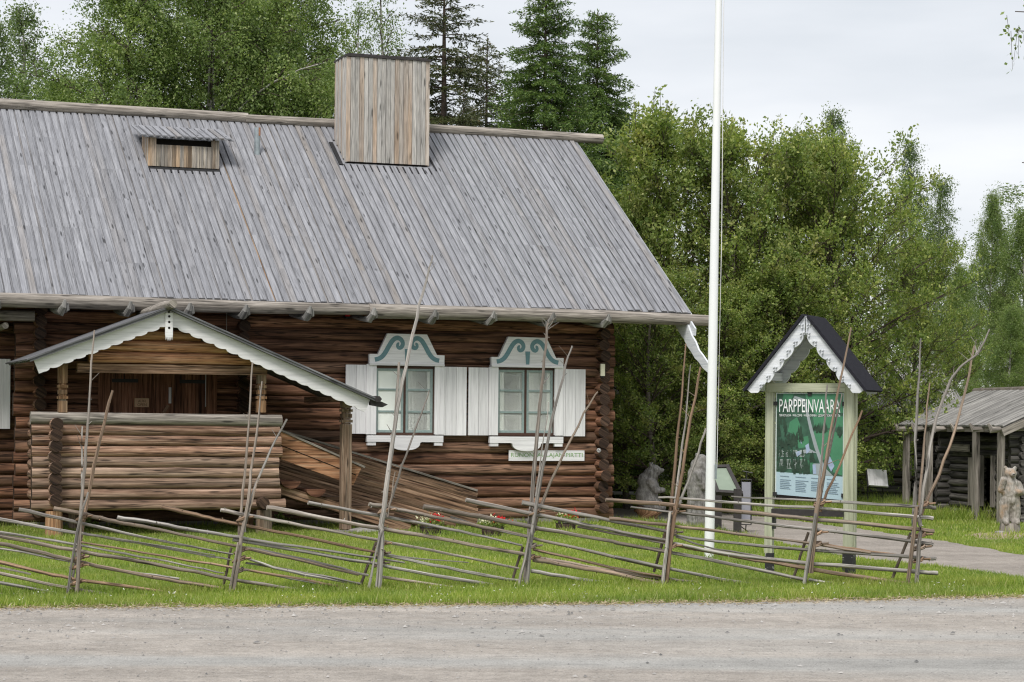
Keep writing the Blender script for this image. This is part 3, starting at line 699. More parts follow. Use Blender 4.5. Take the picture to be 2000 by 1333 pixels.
# ---------------------------------------------------------------- porch
def build_porch():
    PY = -2.45; H = lambda x, y, s=PY: HF.hit(x, y, s)
    xl = H(60, 900)[0]; xr = H(547, 900)[0]; xcr = H(105, 900)[0]; ztop = H(300, 820)[2]; zbot = H(300, 996)[2]
    n = 8; sp = (ztop-.075-zbot)/n; r = sp*.53
    b = MB()
    for k in range(n): logrow(b, xl+random.uniform(-.01, .02), xr+random.uniform(-.03, .02)+(.07 if k == 0 else 0), PY, zbot+sp*(k+.5), r, seg=.5, wob=.004, n=12)
    b.build('porch_wall', [M['porch'], M['wall_end']], house, smooth=True)
    b = MB(); b.tube([(xl-.01, PY-.01, ztop+.01), ((xl+xr)/2, PY-.01, ztop+.005), (xr+.01, PY-.01, ztop-.005)], [.092, .088, .092], 14); b.build('porch_rail', M['greylog'], house, smooth=True)
    b = MB()
    for k in range(n):
        z = zbot+sp*(k+1); b.tube([(xcr+random.uniform(-.012, .012), PY-.2-random.uniform(0, .04), z), (xcr, PY+.4, z), (xcr, -.1, z)], [r*1.12, r, r], 12, 0, capmat=1)
    b.build('porch_side_wall', [M['porch'], M['wall_end']], house, smooth=True)
    b = MB(); b.box(xcr, xr, PY+.05, -.1, zbot+.02, zbot+.1); b.box(xr-.4, xr-.02, PY+.1, -.1, .1, .3) if False else None
    b.build('porch_floor', M['brownboard'], house)
    p = H(510, 982, PY-.06); b = MB(); b.tube([(p[0], PY-.25, p[2]), (p[0], -.2, p[2])], .085, 8, 0, wob=.08); b.build('floor_joist', M['wall_end'], house)
    for px in (105, 515):
        p = H(px, 985); b = MB(); b.tube([(p[0], PY-.02, -.03), (p[0], PY-.02, zbot-.01)], [.125, .118], 14, wob=.05); b.build('stump', M['stump'], house, smooth=True)
    for px in (150, 480):
        p = H(px, 985, -.7); b = MB(); b.tube([(p[0], -.7, -.03), (p[0], -.7, zbot)], .12, 10, wob=.05); b.build('stump', M['stump'], house, smooth=True)
    # carved posts
    def post(px, y0, y1, w, tall=False, s=PY):
        p = H(px, y0, s); q = H(px, y1, s); zt = p[2]; zb = max(q[2], 0); X = (p[0]+q[0])/2
        if tall: zt += .12
        b = MB()
        lo = zt-.52 if not tall else zt-.45
        b.box(X-w/2, X+w/2, s-w/2, s+w/2, zb, lo, axis=2)
        z = lo
        for d, ww in ((.025, .78), (.04, 1.12), (.03, .78), (.06, 1.0), (.03, .78), (.04, 1.12), (.025, .78)):
            b.box(X-w*ww/2, X+w*ww/2, s-w*ww/2, s+w*ww/2, z+.001, z+d, axis=2); z += d
        b.box(X-w*.5, X+w*.5, s-w*.5, s+w*.5, z+.001, zt, axis=2)
        o = b.build('porch_post', M['stump'] if not tall else M['brownpost'], house); return X, zb
    post(122, 712, 806, .125); post(510, 714, 806, .125)
    X, zb = post(675, 786, 1034, .148, True, -2.3)
    b = MB(); b.box(X-.14, X+.14, -2.48, -2.14, -.05, .045); b.build('post_base', M['stone'], house)
    # roof: apex and ends on the front plane
    FY = -2.8; A = H(330, 609, FY); Lf = H(67, 706, FY); Rt = H(722, 783, FY)
    th = .028; YB = -.45
    def slope_plank(E, sgn, nm):
        d = nrm(np.array([E[0]-A[0], 0, E[2]-A[2]])); nn = np.array([-d[2]*sgn, 0, d[0]*sgn]); nn = nn if nn[2] > 0 else -nn
        L = math.hypot(E[0]-A[0], E[2]-A[2])
        b = MB(); w = .14; y = FY-.1
        while y < YB-.02:
            b.beam(np.array([A[0], y+w/2, A[2]])+nn*.03, np.array([A[0], y+w/2, A[2]])+d*(L+.05+random.uniform(-.02, .02))+nn*.03, w-.006, .03, up=nn)
            y += w
        b.beam(np.array([A[0], (FY+YB)/2, A[2]])+nn*.058, np.array([A[0], (FY+YB)/2, A[2]])+d*(L+.1)+nn*.058, YB-FY+.22, .022, up=nn, mat=0)
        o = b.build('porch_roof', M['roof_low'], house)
        # scalloped bargeboard
        k = 60; top = []; low = []; N = 11 if sgn < 0 else 17
        for i in range(k*2+1):
            t = i/(k*2); P = d*L*t; wv = .195
            c = (t*N) % 1
            sc = .025*math.sin(math.pi*c)**.7 - (.012 if .08 < c < .16 else 0)
            if t > .955: sc = .02
            q = P-nn*(wv-.03+sc); top.append((P[0]+nn[0]*.043, P[2]+nn[2]*.043)); low.append((q[0], q[2]))
        low = [(max(x, .012) if sgn > 0 else min(x, -.012), z) for x, z in low]
        low[0] = (sgn*.012, low[1][1])
        poly = top+low[::-1]
        b = MB(); b.prism(poly if sgn < 0 else poly[::-1], (A[0], FY, A[2]), (1, 0, 0), (0, 0, 1), (0, .028, 0), grain=0)
        b.build('bargeboard', M['white'], o)
        return o, d, nn, L
    ol, dl, nl, Ll = slope_plank(Lf, -1, 'l'); orr, drr, nr, Lr = slope_plank(Rt, 1, 'r')
    # pendant with holes
    b = MB(); x0 = A[0]; z = A[2]
    b.prism([(-.055, -.02), (-.055, -.33), (-.045, -.41), (-.03, -.36), (-.015, -.42), (0, -.37), (.015, -.42), (.03, -.36), (.045, -.41), (.055, -.33), (.055, -.02)][::-1], (x0, FY-.025, z), (1, 0, 0), (0, 0, 1), (0, .022, 0))
    b.build('pendant', M['white'], ol)
    for dz in (-.07, -.15, -.235):
        b = MB(); b.prism([(.018*math.cos(t), .018*math.sin(t)) for t in np.linspace(0, 2*math.pi, 13)[:-1]], (x0, FY-.0275, z+dz), (1, 0, 0), (0, 0, 1), (0, .002, 0))
        b.build('pendant_hole', M['void'], ol)
    b = MB(); b.tube([(x0-.02, FY-.42, z+.09), (x0-.02, FY+.2, z+.085), (x0, YB, z+.06)], [.06, .075, .06], 10, wob=.06); b.build('porch_ridge_log', M['greylog'], ol, smooth=True)
    b = MB(); e = np.array([A[0], 0, A[2]])+drr*(Lr+.06)+nr*.03
    b.tube([(e[0]+.03, FY-.12, e[2]+.02), (e[0]+.03, YB-.1, e[2]+.02)], .05, 6, wob=.2); b.prism([(-.06, .05), (.06, .0), (.2, -.06), (.12, -.1), (-.06, -.07)][::-1], (e[0], FY-.05, e[2]), (1, 0, 0), (0, 0, 1), (0, .12, 0))
    b.build('porch_gutter', M['dark'], orr)
    # purlins and tie beam under roof
    b = MB(); zt = H(330, 712)[2]
    b.box(H(150, 712)[0], H(520, 712)[0], PY-.07, PY+.07, zt-.14, zt-.01)
    for P, s in ((Lf, 1), (Rt, -1)):
        b.box(P[0]+s*.35-.05, P[0]+s*.35+.05, FY+.05, YB, P[2]-.02, P[2]+.07, axis=1)
    b.build('porch_beam', M['brownboard'], house)
    # log gable infill
    b = MB(); nlogs = 5; zb = zt-.0; 
    for k in range(nlogs):
        z = zb+.085+k*.168; 
        # half width where the underside of the roof is
        def xat(E, z): t = (A[2]-.1-z)/(A[2]-E[2]); return A[0]+(E[0]-A[0])*min(1, max(0, t))
        a, c = xat(Lf, z), xat(Rt, z); a = max(a, H(170, 700)[0]); c = min(c, H(500, 700)[0])
        if c-a > .2: logrow(b, a+.02, c-.02, PY, z, .088, 0, 0, .5, .004, 12)
    b.build('porch_gable', M['newwood'], house, smooth=True)
    # ------- door
    d0 = H(216, 723, -.12); d1 = H(402, 811, -.12); zb = .55; zt = d0[2]
    door = MB(); k = 9; xs = np.linspace(d0[0], d1[0], k+1)
    for i in range(k): door.box(xs[i]+.003, xs[i+1]-.003, -.13-.004*(i % 2), -.095, zb, zt, axis=2)
    do = door.build('door', M['door'], house)
    for a in (d0[0]+.02, d1[0]-.42):
        b = MB(); b.box(a, a+.4, -.145, -.136, zt-.19, zt-.135); b.build('hinge', M['iron'], do)
    b = MB(); p = H(332, 772, -.16); b.box(p[0]-.018, p[0]+.018, -.175, -.14, p[2]-.13, p[2]+.12, axis=2); b.build('handle', M['white'], do)
    b = MB(); b.beam((p[0]-.1, -.15, p[2]-.28), (p[0]-.02, -.15, p[2]-.16), .05, .02, up=(0, 1, 0)); b.build('latch_board', M['brownboard'], do)
    b = MB(); b.box(d0[0]-.18, d0[0]-.002, -.11, -.0, zb, zt+.12, axis=2); b.box(d1[0]+.002, d1[0]+.18, -.11, -.0, zb, zt+.12, axis=2); b.box(d0[0]-.18, d1[0]+.18, -.12, -.0, zt+.005, zt+.14)
    b.build('door_frame', M['door'], house)
    b = MB(); p = H(402, 722, -.15); q = H(403, 795, -.15); r_ = H(450, 722, -.15)
    b.tube([(r_[0], -.13, p[2]+.03), (p[0]+.04, -.15, p[2]+.02), (p[0], -.15, p[2]-.05), (p[0]+.0, -.15, q[2])], .008, 6); b.build('cable', M['white'], house)
    b = MB(); p = H(443, 600, -.15); q = H(443, 650, -.15); b.tube([(p[0], -.13, p[2]), (q[0], -.13, q[2])], .006, 5); b.build('cable', M['greylog'], house)
    # ------- staircase beside the porch, going down to the right
    s = MB(); OY = -2.2
    P = lambda x, y, yy: HF.hit(x, y, yy)
    a = P(548, 843, OY); c = P(706, 914, OY); e = P(690, 948, OY); g = P(548, 897, OY)
    s.prism([(a[0], a[2]), (c[0], c[2]), (e[0], e[2]), (g[0], g[2])][::-1], (0, OY, 0), (1, 0, 0), (0, 0, 1), (0, .05, 0))
    o1 = s.build('stair_panel', M['newwood'], house)
    s = MB(); m0 = (a+g)/2; m1 = (c+e)/2; s.beam((m0[0], OY-.003, m0[2]+.0), (m1[0]-.02, OY-.003, m1[2]+.02), .004, .012, up=(0, 0, 1))
    for t in (.2, .5, .78):
        q = m0+(m1-m0)*t; s.lathe([(.0, 0), (.018, .002), (.018, .01), (0, .012)], (q[0], OY-.012, q[2]), 8)
    s.build('bolt', M['void'], o1)
    s = MB(); s.beam((a[0], OY+.02, a[2]+.015), (c[0]+.05, OY+.02, c[2]+.01), .09, .03); s.build('stair_handrail', M['greylog'], house)
    # inner wall of sloping boards
    IY = -1.1
    T0 = P(548, 852, IY); T1 = P(930, 962, IY); B0 = P(548, 945, IY); B1 = P(922, 1004, IY); C1 = P(880, 1036, IY)
    s = MB(); nb = 7; d0_, d1_ = T0, T1; bb0 = P(548, 968, IY); bb1 = P(905, 1055, IY)
    for k in range(nb):
        f0 = (k+.5)/nb; p0 = T0*(1-f0)+bb0*f0; p1 = p0+(T1-T0)
        if p1[2] < .07: p1 = p0+(p1-p0)*((p0[2]-.07)/(p0[2]-p1[2]))
        s.tube([(p0[0]-.3, IY, p0[2]+.3*(p0[2]-p1[2])/(p1[0]-p0[0])), ((p0[0]+p1[0])/2, IY+.01, (p0[2]+p1[2])/2+.01), (p1[0], IY, p1[2])], .084, 12, 0, hew=.6)
    s.build('stair_side_wall', M['brownboard'], house, smooth=True)
    s = MB(); s.beam((T0[0]-.2, IY, T0[2]+.1+.045), (T1[0], IY, T1[2]+.03), .14, .03); s.build('stair_handrail', M['greylog'], house)
    # outer stringer and treads (half logs)
    O0 = P(548, 950, OY); O1 = P(760, 1030, OY)
    s = MB(); s.beam((O0[0]-.1, OY+.1, O0[2]-.02), (O1[0]+.35, OY+.1, .04), .07, .14); s.beam((O0[0]-.1, IY-.15, O0[2]-.02), (O1[0]+.35, IY-.15, .04), .07, .14)
    s.build('stringer', M['brownboard'], house)
    for i in range(5):
        t = i/5+.03; q = O0+(O1+np.array([.25, 0, 0])-O0)*t; z = q[2]+.04
        s = MB(); s.prism([(-.15, .05), (-.14, .01), (-.08, -.045), (.0, -.065), (.08, -.045), (.14, .01), (.15, .05)], (q[0]+.1, OY+(.0 if i < 2 else .3), z), (1, 0, 0), (0, 0, 1), (0, abs(OY-IY)-(.1 if i < 2 else .4), 0)); s.build('tread', M['door'] if i < 2 else M['brownboard'], house)
    s = MB(); q = P(700, 1035, OY-.15); s.lathe([(.2, 0), (.24, .04), (.2, .08), (.05, .1)], (q[0]+.1, OY-.1, -.02), 9, sx=1.3); q = P(590, 1020, OY); 
    s.build('stepping_stone', M['stone'], house)
build_porch()

# ================================================================ THE POLE FENCE
def interp(x, xs, ys): return float(np.interp(x, xs, ys))
FX = [-200, 140, 455, 740, 1025, 1300, 1575, 1790, 1900]; FY_ = [20.1, 20.6, 21.0, 21.7, 22.25, 22.6, 22.75, 22.8, 22.85]
def fdepth(px): return interp(px, FX, FY_)
def fat(px, py, off=0.): return at(px, py, fdepth(px)+off)
FO = at(140, 1165, 20.6); FO[2] = 0
def catmull(P, k=4):
    out = []
    for i in range(len(P)-1):
        pm = P[max(i-1, 0)]; p0 = P[i]; p1 = P[i+1]; p2 = P[min(i+2, len(P)-1)]
        for j in range(k):
            t = j/k; out.append(.5*((2*p0)+(-pm+p1)*t+(2*pm-5*p0+4*p1-p2)*t*t+(-pm+3*p0-3*p1+p2)*t**3))
    out.append(P[-1]); return out
def stick(pts, d0, d1, off, mat, off2=None, wig=.003, sub=4, twigs=0, n=8):
    """pts in photo pixels along the fence line; d0/d1 thickness in photo pixels at the ends"""
    m = len(pts); off2 = off if off2 is None else off2
    if m > 3 and twigs < 9:        # poles are nearly straight: ease the kinks
        q = np.array(pts, float); tt = np.r_[0, np.cumsum(np.hypot(*np.diff(q, axis=0).T))]
        q = .35*q+.65*np.stack([np.polyval(np.polyfit(tt, q[:, j], 2), tt) for j in (0, 1)], 1); pts = [tuple(v) for v in q]
    P = [fat(x, y, off+(off2-off)*i/max(1, m-1))-FO for i, (x, y) in enumerate(pts)]
    P = catmull(P, sub); k = len(P)
    for i in range(1, k-1): P[i] = P[i]+RNG.normal(0, wig, 3)*np.array([1, .5, 1])
    s = fdepth(pts[0][0])/F*.97; rad = [(d0+(d1-d0)*i/(k-1))*s/2*random.uniform(.93, 1.08) for i in range(k)]
    b = MB(); b.tube(P, rad, n, 0, wob=.05, capmat=0)
    for i in range(int(k*.9)):            # knots and stubs
        j = random.randrange(1, k-1); q = P[j]; r = rad[j]
        d = nrm(RNG.normal(0, 1, 3)); b.tube([q+d*r*.6, q+d*(r+random.uniform(.004, .02))], [r*.3, r*.18], 5)
    for i in range(twigs):
        j = random.randrange(int(k*.55), k-1); q = P[j]; d = nrm(np.array([random.uniform(-1, 1), random.uniform(-.3, .3), random.uniform(.4, 1)]))
        l = random.uniform(.05, .16); b.tube([q, q+d*l], [rad[j]*.35, .002], 4)
    return b
def build_fence():
    fe = empty('pole_fence', FO, 0, 'slanting pole fence of grey and orange-brown spruce poles tied to tall uneven stakes', 'fence')
    G, O = 'fgrey', 'forange'
    rails = [
     ([(37,996),(150,1019),(280,1050),(455,1083)],8,4,G), ([(105,993),(168,1005),(224,1022),(280,1028),(350,1045),(469,1068),(595,1096),(700,1124)],9,5,O),
     ([(229,1012),(308,1021),(385,1038),(466,1050),(546,1063),(700,1084),(790,1100)],9,4,G), ([(315,989),(371,1003),(420,1017),(490,1029),(560,1042),(700,1071),(760,1086)],9,5,O),
     ([(431,996),(483,1007),(595,1028),(736,1055),(880,1083),(1013,1111)],8,5,G), ([(521,992),(600,1006),(743,1034),(845,1048),(1016,1082),(1146,1108),(1290,1131)],10,6,G),
     ([(602,982),(740,1008),(873,1033),(967,1052),(1020,1066)],8,4,G), ([(-40,1008),(0,1015),(147,1041),(196,1048),(350,1076),(452,1094)],8,4,G),
     ([(-30,1036),(105,1057),(245,1082),(350,1101),(437,1120)],6,3,G), ([(-30,1040),(35,1054),(140,1075),(245,1090),(350,1111),(480,1139),(595,1153)],9,7,G),
     ([(-30,1056),(70,1076),(140,1094),(245,1118),(350,1136),(437,1150)],8,7,O), ([(-30,1065),(133,1096),(245,1115),(350,1131)],5,4,G),
     ([(-30,1091),(70,1115),(140,1131),(280,1150),(395,1166)],8,6,O), ([(-30,1115),(140,1150),(259,1168)],7,6,G), ([(-30,1133),(133,1164),(175,1172)],7,6,G),
     ([(-20,1156),(49,1171)],6,5,G), ([(-20,1104),(60,1122)],4,4,G),
     ([(158,1059),(280,1080),(452,1110),(560,1125),(697,1153)],4,6,O), ([(480,1090),(560,1115),(700,1141)],5,6,G), ([(455,1055),(600,1078),(722,1101),(887,1131),(992,1148)],7,7,G),
     ([(480,1070),(600,1094),(719,1124)],6,5,G), ([(750,1082),(810,1090),(915,1099)],4,2,G), ([(735,1080),(845,1104),(950,1125),(1020,1136)],7,6,G),
     ([(480,1100),(600,1120),(705,1141)],4,5,G), ([(480,1113),(600,1136),(698,1152)],5,6,G), ([(743,1127),(880,1147)],6,5,G),
     ([(721,985),(761,992),(824,1005),(915,1024),(1027,1047),(1139,1075),(1293,1111)],9,6,G), ([(827,991),(897,1001),(985,1019),(1125,1045),(1212,1062),(1300,1078)],11,6,G),
     ([(910,977),(1037,1003),(1125,1020),(1212,1040),(1310,1056)],9,6,G), ([(1020,982),(1160,1010),(1310,1040)],9,6,G),
     ([(1190,1013),(1300,1026),(1440,1042),(1580,1062),(1700,1080)],7,5,O), ([(1183,977),(1328,988),(1480,1004),(1584,1014),(1776,1032),(1824,1038)],8,9,O),
     ([(1286,972),(1400,979),(1584,992),(1776,1009),(1822,1013)],4,8,G), ([(1428,970),(1592,978),(1640,981),(1788,990),(1828,992)],3,8,G),
     ([(1232,990),(1320,1002),(1400,1012),(1584,1033),(1776,1056),(1822,1065)],4,8,G), ([(1316,1044),(1400,1060),(1592,1074),(1792,1088),(1828,1092)],5,8,G),
     ([(1316,1060),(1400,1080),(1496,1092),(1592,1100),(1792,1116),(1830,1121)],6,9,G), ([(1200,1036),(1320,1066),(1440,1088),(1584,1110),(1775,1142)],7,9,O),
     ([(1200,1060),(1312,1080),(1440,1104),(1568,1132)],7,7,G), ([(1320,1048),(1372,1068),(1480,1084),(1516,1094)],4,3,G), ([(1041,1073),(1195,1108),(1293,1126)],6,4,O),
     ([(1041,1094),(1090,1101),(1195,1120),(1291,1141)],9,8,O), ([(1037,1115),(1125,1131),(1212,1143),(1262,1151)],8,6,G), ([(1200,1088),(1368,1124),(1500,1147)],7,6,G),
     ([(1128,1029),(1220,1046),(1320,1066)],5,4,G), ([(880,1010),(936,1026),(1040,1052)],5,3,G), ([(1200,1112),(1300,1130),(1365,1138)],6,5,G), ([(1580,1132),(1655,1146)],6,5,G),
     ([(1592,1062),(1700,1077),(1800,1090)],5,3,O), ([(170,1045),(240,1054),(420,1085)],3,2,G)]
    for i, (p, a, c, m) in enumerate(rails):
        o = stick(p, a, c, random.uniform(-.03, .03), None, random.uniform(-.03, .03)).build('rail', M[m], fe, smooth=True)
    fr, bk = -.085, .085
    st = [
     ([(150,1167),(157,1000),(168,880),(175,780),(184,645)],9,3,fr,G,2), ([(150,1100),(160,990),(158,930),(161,833)],7,3,bk,G,2), ([(152,1110),(165,1000),(185,910),(205,820),(220,763)],9,5,bk,O,1),
     ([(130,1170),(150,1040),(172,962)],6,4,fr-.02,G,0), ([(136,1160),(152,1062),(160,1010)],6,5,bk+.06,G,0),
     ([(464,1100),(470,993),(484,860),(493,708)],8,3,bk,G,2), ([(456,1152),(479,1010),(495,890),(512,745)],10,3,fr,G,2), ([(478,1040),(487,983),(520,900),(560,819)],7,4,fr+.02,G,1),
     ([(447,1165),(465,1060)],6,4,fr-.03,G,0), ([(433,1162),(452,1070)],6,5,bk+.06,'fdark',0), ([(487,1000),(497,960),(506,932)],4,2,fr,G,0),
     ([(738,1152),(745,1050),(748,997),(773,829),(791,716),(820,595),(838,535),(843,498)],14,2.5,fr,G,2), ([(742,1060),(752,960),(770,850),(779,708)],9,5,bk,G,3),
     ([(752,1015),(772,950),(799,872),(830,790),(838,762)],6,2,bk,G,2), ([(718,1157),(743,1040)],6,4,fr-.04,G,0), ([(701,1152),(735,1059)],7,6,bk+.08,'fdark',0), ([(757,1010),(772,922)],4,2,fr,G,0),
     ([(1024,1145),(1037,1020),(1049,842),(1058,755),(1070,659),(1067,628)],10,4,bk,G,8), ([(1028,1145),(1047,986),(1071,859),(1099,735),(1118,676)],10,3,fr,G,5), ([(1042,1040),(1051,1000),(1089,917),(1140,807),(1168,766)],8,3,bk,O,2),
     ([(1046,970),(1052,928),(1071,786)],4,2,bk,G,0), ([(1013,1147),(1035,1040)],7,5,fr-.04,G,0), ([(996,1147),(1021,1068)],6,6,bk+.08,'fdark',0),
     ([(1297,1060),(1313,983),(1326,812),(1340,672)],9,3,bk,O,1), ([(1305,1050),(1319,978),(1337,830),(1349,713)],7,2,bk,G,1), ([(1300,1140),(1315,1010),(1324,978),(1344,852),(1368,717)],11,4,fr,O,4),
     ([(1322,1000),(1331,974),(1358,902),(1379,837)],7,4,bk,G,0), ([(1294,1143),(1309,1000)],8,6,fr-.04,G,0), ([(1277,1118),(1302,1030)],6,6,bk+.08,'fdark',0),
     ([(1592,1020),(1596,974),(1607,875),(1616,752)],8,3,bk,G,1), ([(1584,1120),(1594,992),(1607,933),(1630,812),(1662,640)],12,3,fr,O,2), ([(1600,990),(1607,942),(1632,830),(1644,770)],6,3,bk,G,0),
     ([(1602,1000),(1610,974),(1643,902),(1684,802)],7,4,bk,O,0), ([(1571,1141),(1593,1003)],8,6,fr-.04,G,0), ([(1549,1130),(1579,1040)],6,6,bk+.08,'fdark',0),
     ([(1782,1060),(1787,991),(1790,815),(1799,661)],11,3,bk,G,2), ([(1790,1020),(1796,983),(1806,855),(1816,748)],8,3,bk,O,1), ([(1790,1142),(1796,1040),(1800,983),(1823,843),(1851,757),(1874,718),(1909,691),(1933,643)],9,3,fr,G,9),
     ([(1793,1020),(1804,987),(1835,925),(1874,812),(1903,676)],8,4,bk,O,0), ([(1773,1146),(1784,1050),(1790,990)],9,7,fr-.05,O,0), ([(1743,1130),(1779,1041)],6,6,bk+.08,'fdark',0),
     ([(1905,693),(1913,680),(1916,664)],3,1,fr,G,1), ([(1909,691),(1904,675),(1908,663)],3,1,fr,G,1)]
    M['fdark'] = plain('dark_brace_wood', (.11, .085, .065), .9, .35, 20, bump=.3)
    for p, a, c, off, m, tw in st:
        stick(p, a, c, off, None, None, .004, 4, tw).build('stake', M[m], fe, smooth=True)
    # twisted twig bindings
    for px, ys in ((152, (1013, 1092, 1108, 1140)), (466, (1015, 1078, 1095, 1118)), (741, (1000, 1066, 1084, 1104)), (1034, (1004, 1070, 1092)), (1307, (1003, 1044, 1070)), (1590, (985, 1044, 1066)), (1793, (988, 1048, 1072, 1096))):
        for y in ys:
            x = px+(1100-y)*.09; c = fat(x, y)-FO; b = MB(); P = []; r = random.uniform(.05, .065)
            for i in range(30):
                t = i/29*2*math.pi*2.4; P.append(c+np.array([r*math.cos(t)*.9, (r+.035)*math.sin(t), .012*math.sin(t*.5+1)+.012*i/29+.02*math.cos(t)]))
            P.append(c+np.array([r+.06, -.08, .03])); b.tube(P, .0115, 5, wob=.15); b.build('binding', M['forange'], fe, smooth=True)
build_fence()

# ================================================================ FLAGPOLE
def flagpole():
    g = ground(1385, 1092); e = empty('flagpole', (g[0], g[1], 0), 0, 'tall white painted flagpole standing on the lawn beside the notice board', 'flagpole')
    e.rotation_euler = (0, math.radians(.5), 0)
    b = MB(); b.tube([(0, 0, -.1), (0, 0, 2.5), (0, 0, 5), (0, 0, 8.5)], [.062, .058, .05, .034], 24, cap=True); b.build('pole', M['flag'], e, smooth=True)
    b = MB(); b.tube([(.075, -.03, 1.1), (.085, -.03, 4), (.05, -.02, 8.45)], .005, 5); b.build('halyard', M['white'], e)
    b = MB(); b.beam((.06, -.05, 1.0), (.06, -.05, 1.18), .025, .02, up=(0, 1, 0)); b.build('cleat', M['steel'], e)
    b = MB(); b.lathe([(.01, 8.5), (.05, 8.53), (.065, 8.58), (.05, 8.63), (.01, 8.66)], n=14); b.build('finial', M['flag'], e, smooth=True)
flagpole()

# ================================================================ NOTICE BOARD
def kiosk():
    R_ = ground(1658, 1130); ang = -math.radians(25); KF = Frame(R_[0], R_[1], ang)
    e = empty('notice_board', KF.o, KF.a, 'roofed notice board with sage green posts, white carved gable boards and an aerial poster', 'notice board')
    H = lambda x, y, s=0.: KF.hit(x, y, s)
    xl = H(1504, 1000)[0]; pw = .105
    ztop = H(1660, 735)[2]
    for X, zb in ((xl, .25), (0, .28)):
        pw = .075 if X < -.2 else .112
        b = MB(); b.box(X-pw/2, X+pw/2, -pw/2, pw/2, zb, ztop+.1, axis=2); b.box(X-pw/2-.018 if X < -.2 else X+pw/2-.0, X-pw/2+.0 if X < -.2 else X+pw/2+.018, -.03, .03, zb, ztop, axis=2)
        p = b.build('post', M['kgreen'], e)
        b = MB(); b.box(X-pw/2-.004, X+pw/2+.004, -pw/2-.004, pw/2+.004, -.1, zb-.002, axis=2); b.build('post_foot', KFOOT, p)
        if X < -.2:
            b = MB(); b.box(X+pw/2+.002, X+pw/2+.03, -.05, .02, .52, .68, axis=2); b.build('clamp', M['iron'], p)
    pw = .09
    zb1 = H(1580, 766)[2]; zb0 = H(1580, 749)[2]
    b = MB(); b.box(xl-pw/2-.02+.03, -pw/2-.001+.0, -pw/2-.012, pw/2+.01, zb1, zb0); b.build('beam', M['kgreen'], e)
    # poster
    a = H(1517, 770); c = H(1650, 978); x0, x1 = xl+pw/2+.03, -pw/2-.03; zt = (a[2]+H(1640, 769)[2])/2; zb = H(1520, 973)[2]*.5+H(1640, 978)[2]*.5
    x1 = max(x1, x0+.7); w = x1-x0; h = zt-zb
    po = empty('poster', (0, 0, 0)); po.parent = e
    b = MB(); b.box(x0-.012, x1+.012, -.018, .012, zb-.012, zt+.012); b.build('backing', M['paper'], po)
    U = lambda u, v: (x0+u*w, zt-v*h)
    def flat(polys, name, mat, lay):
        b = MB()
        for i, P in enumerate(polys):
            pts = [U(u, v) for u, v in P]; k = len(b.v)
            ar = sum(pts[j][0]*pts[(j+1) % len(pts)][1]-pts[(j+1) % len(pts)][0]*pts[j][1] for j in range(len(pts)))
            if ar < 0: pts = pts[::-1]
            for p in pts: b.v.append(np.array([p[0], -.019-.0012*lay-.00002*i, p[1]]))
            b.face(tuple(range(k, k+len(pts))), [(p[0], p[1]) for p in pts], 0, random.random())
        return b.build(name, mat, po)
    flat([[(0, 0), (1, 0), (1, .78), (0, .745)]], 'aerial_photo', plain('printed_forest_green', (.035, .095, .06), .5, .45, 9), 1)
    flat([[(0, .745), (1, .78), (1, 1), (0, .96)]], 'text_panel', plain('printed_pale_blue', (.38, .50, .56), .5, .04, 3), 1)
    flat([[(0, .96), (1, 1), (1, 1.0), (0, 1.0)]], 'poster_bottom', M['void'], 1.5)
    fld = plain('printed_field_green', (.055, .20, .105), .5, .12, 5)
    flat([[(.43, 0), (1, 0), (1, .18), (.60, .20), (.47, .12)], [(.56, .36), (.80, .34), (1, .38), (1, .77), (.86, .74), (.82, .58), (.68, .64)], [(.20, .27), (.31, .22), (.36, .30), (.35, .42), (.24, .38), (.17, .36)], [(.55, .22), (1, .21), (1, .31), (.58, .34)], [(.10, .0), (.26, .0), (.2, .08), (.08, .09)], [(.29, .42), (.48, .40), (.5, .5), (.34, .52)], [(.36, .60), (.6, .66), (.52, .75), (.40, .72)]], 'printed_field', fld, 2)
    flat([[(.27, .02), (.42, .05), (.47, .15), (.55, .34), (.64, .53), (.74, .70), (.86, .775), (.74, .772), (.66, .66), (.57, .50), (.50, .34), (.44, .17), (.40, .08), (.26, .04)], [(.36, .54), (.5, .52), (.62, .56), (.5, .56), (.36, .57)], [(.56, .66), (.68, .66), (.74, .77), (.56, .765)], [(.25, .04), (.28, .04), (.24, .12), (.22, .11)]], 'printed_road', plain('printed_road', (.28, .32, .33), .5, .1, 5), 3)
    tr = []
    r = random.Random(4)
    for cx, cy, n, sx, sy in ((.07, .28, 22, .08, .10), (.24, .44, 20, .08, .05), (.37, .38, 9, .03, .05), (.2, .63, 34, .2, .09), (.66, .32, 14, .1, .025), (.55, .60, 9, .03, .03), (.97, .36, 5, .03, .03), (.38, .68, 26, .12, .06), (.1, .5, 18, .1, .06), (.9, .33, 4, .05, .02)):
        for i in range(int(n*1.7)):
            u = min(.97, max(.02, cx+r.uniform(-sx, sx)*1.05)); v = min(.72, cy+r.uniform(-sy, sy)); ww = r.uniform(.010, .02); hh = r.uniform(.035, .085)
            tr.append([(u-ww, v+hh/2), (u-ww*.6, v), (u, v-hh/2), (u+ww*.6, v), (u+ww, v+hh/2)])
    flat(tr, 'printed_tree', plain('printed_dark_tree', (.022, .05, .03), .5, .4, 12), 4)
    flat([[(.44, .49), (.49, .47), (.51, .54), (.46, .57)], [(.76, .62), (.81, .59), (.88, .68), (.83, .735), (.77, .66)], [(.29, .55), (.38, .54), (.38, .57), (.31, .60)], [(.55, .67), (.60, .67), (.61, .76), (.56, .76)], [(.36, .44), (.39, .45), (.38, .48)]], 'printed_house', plain('printed_roof_blue', (.30, .37, .50), .5, .2, 20), 5)
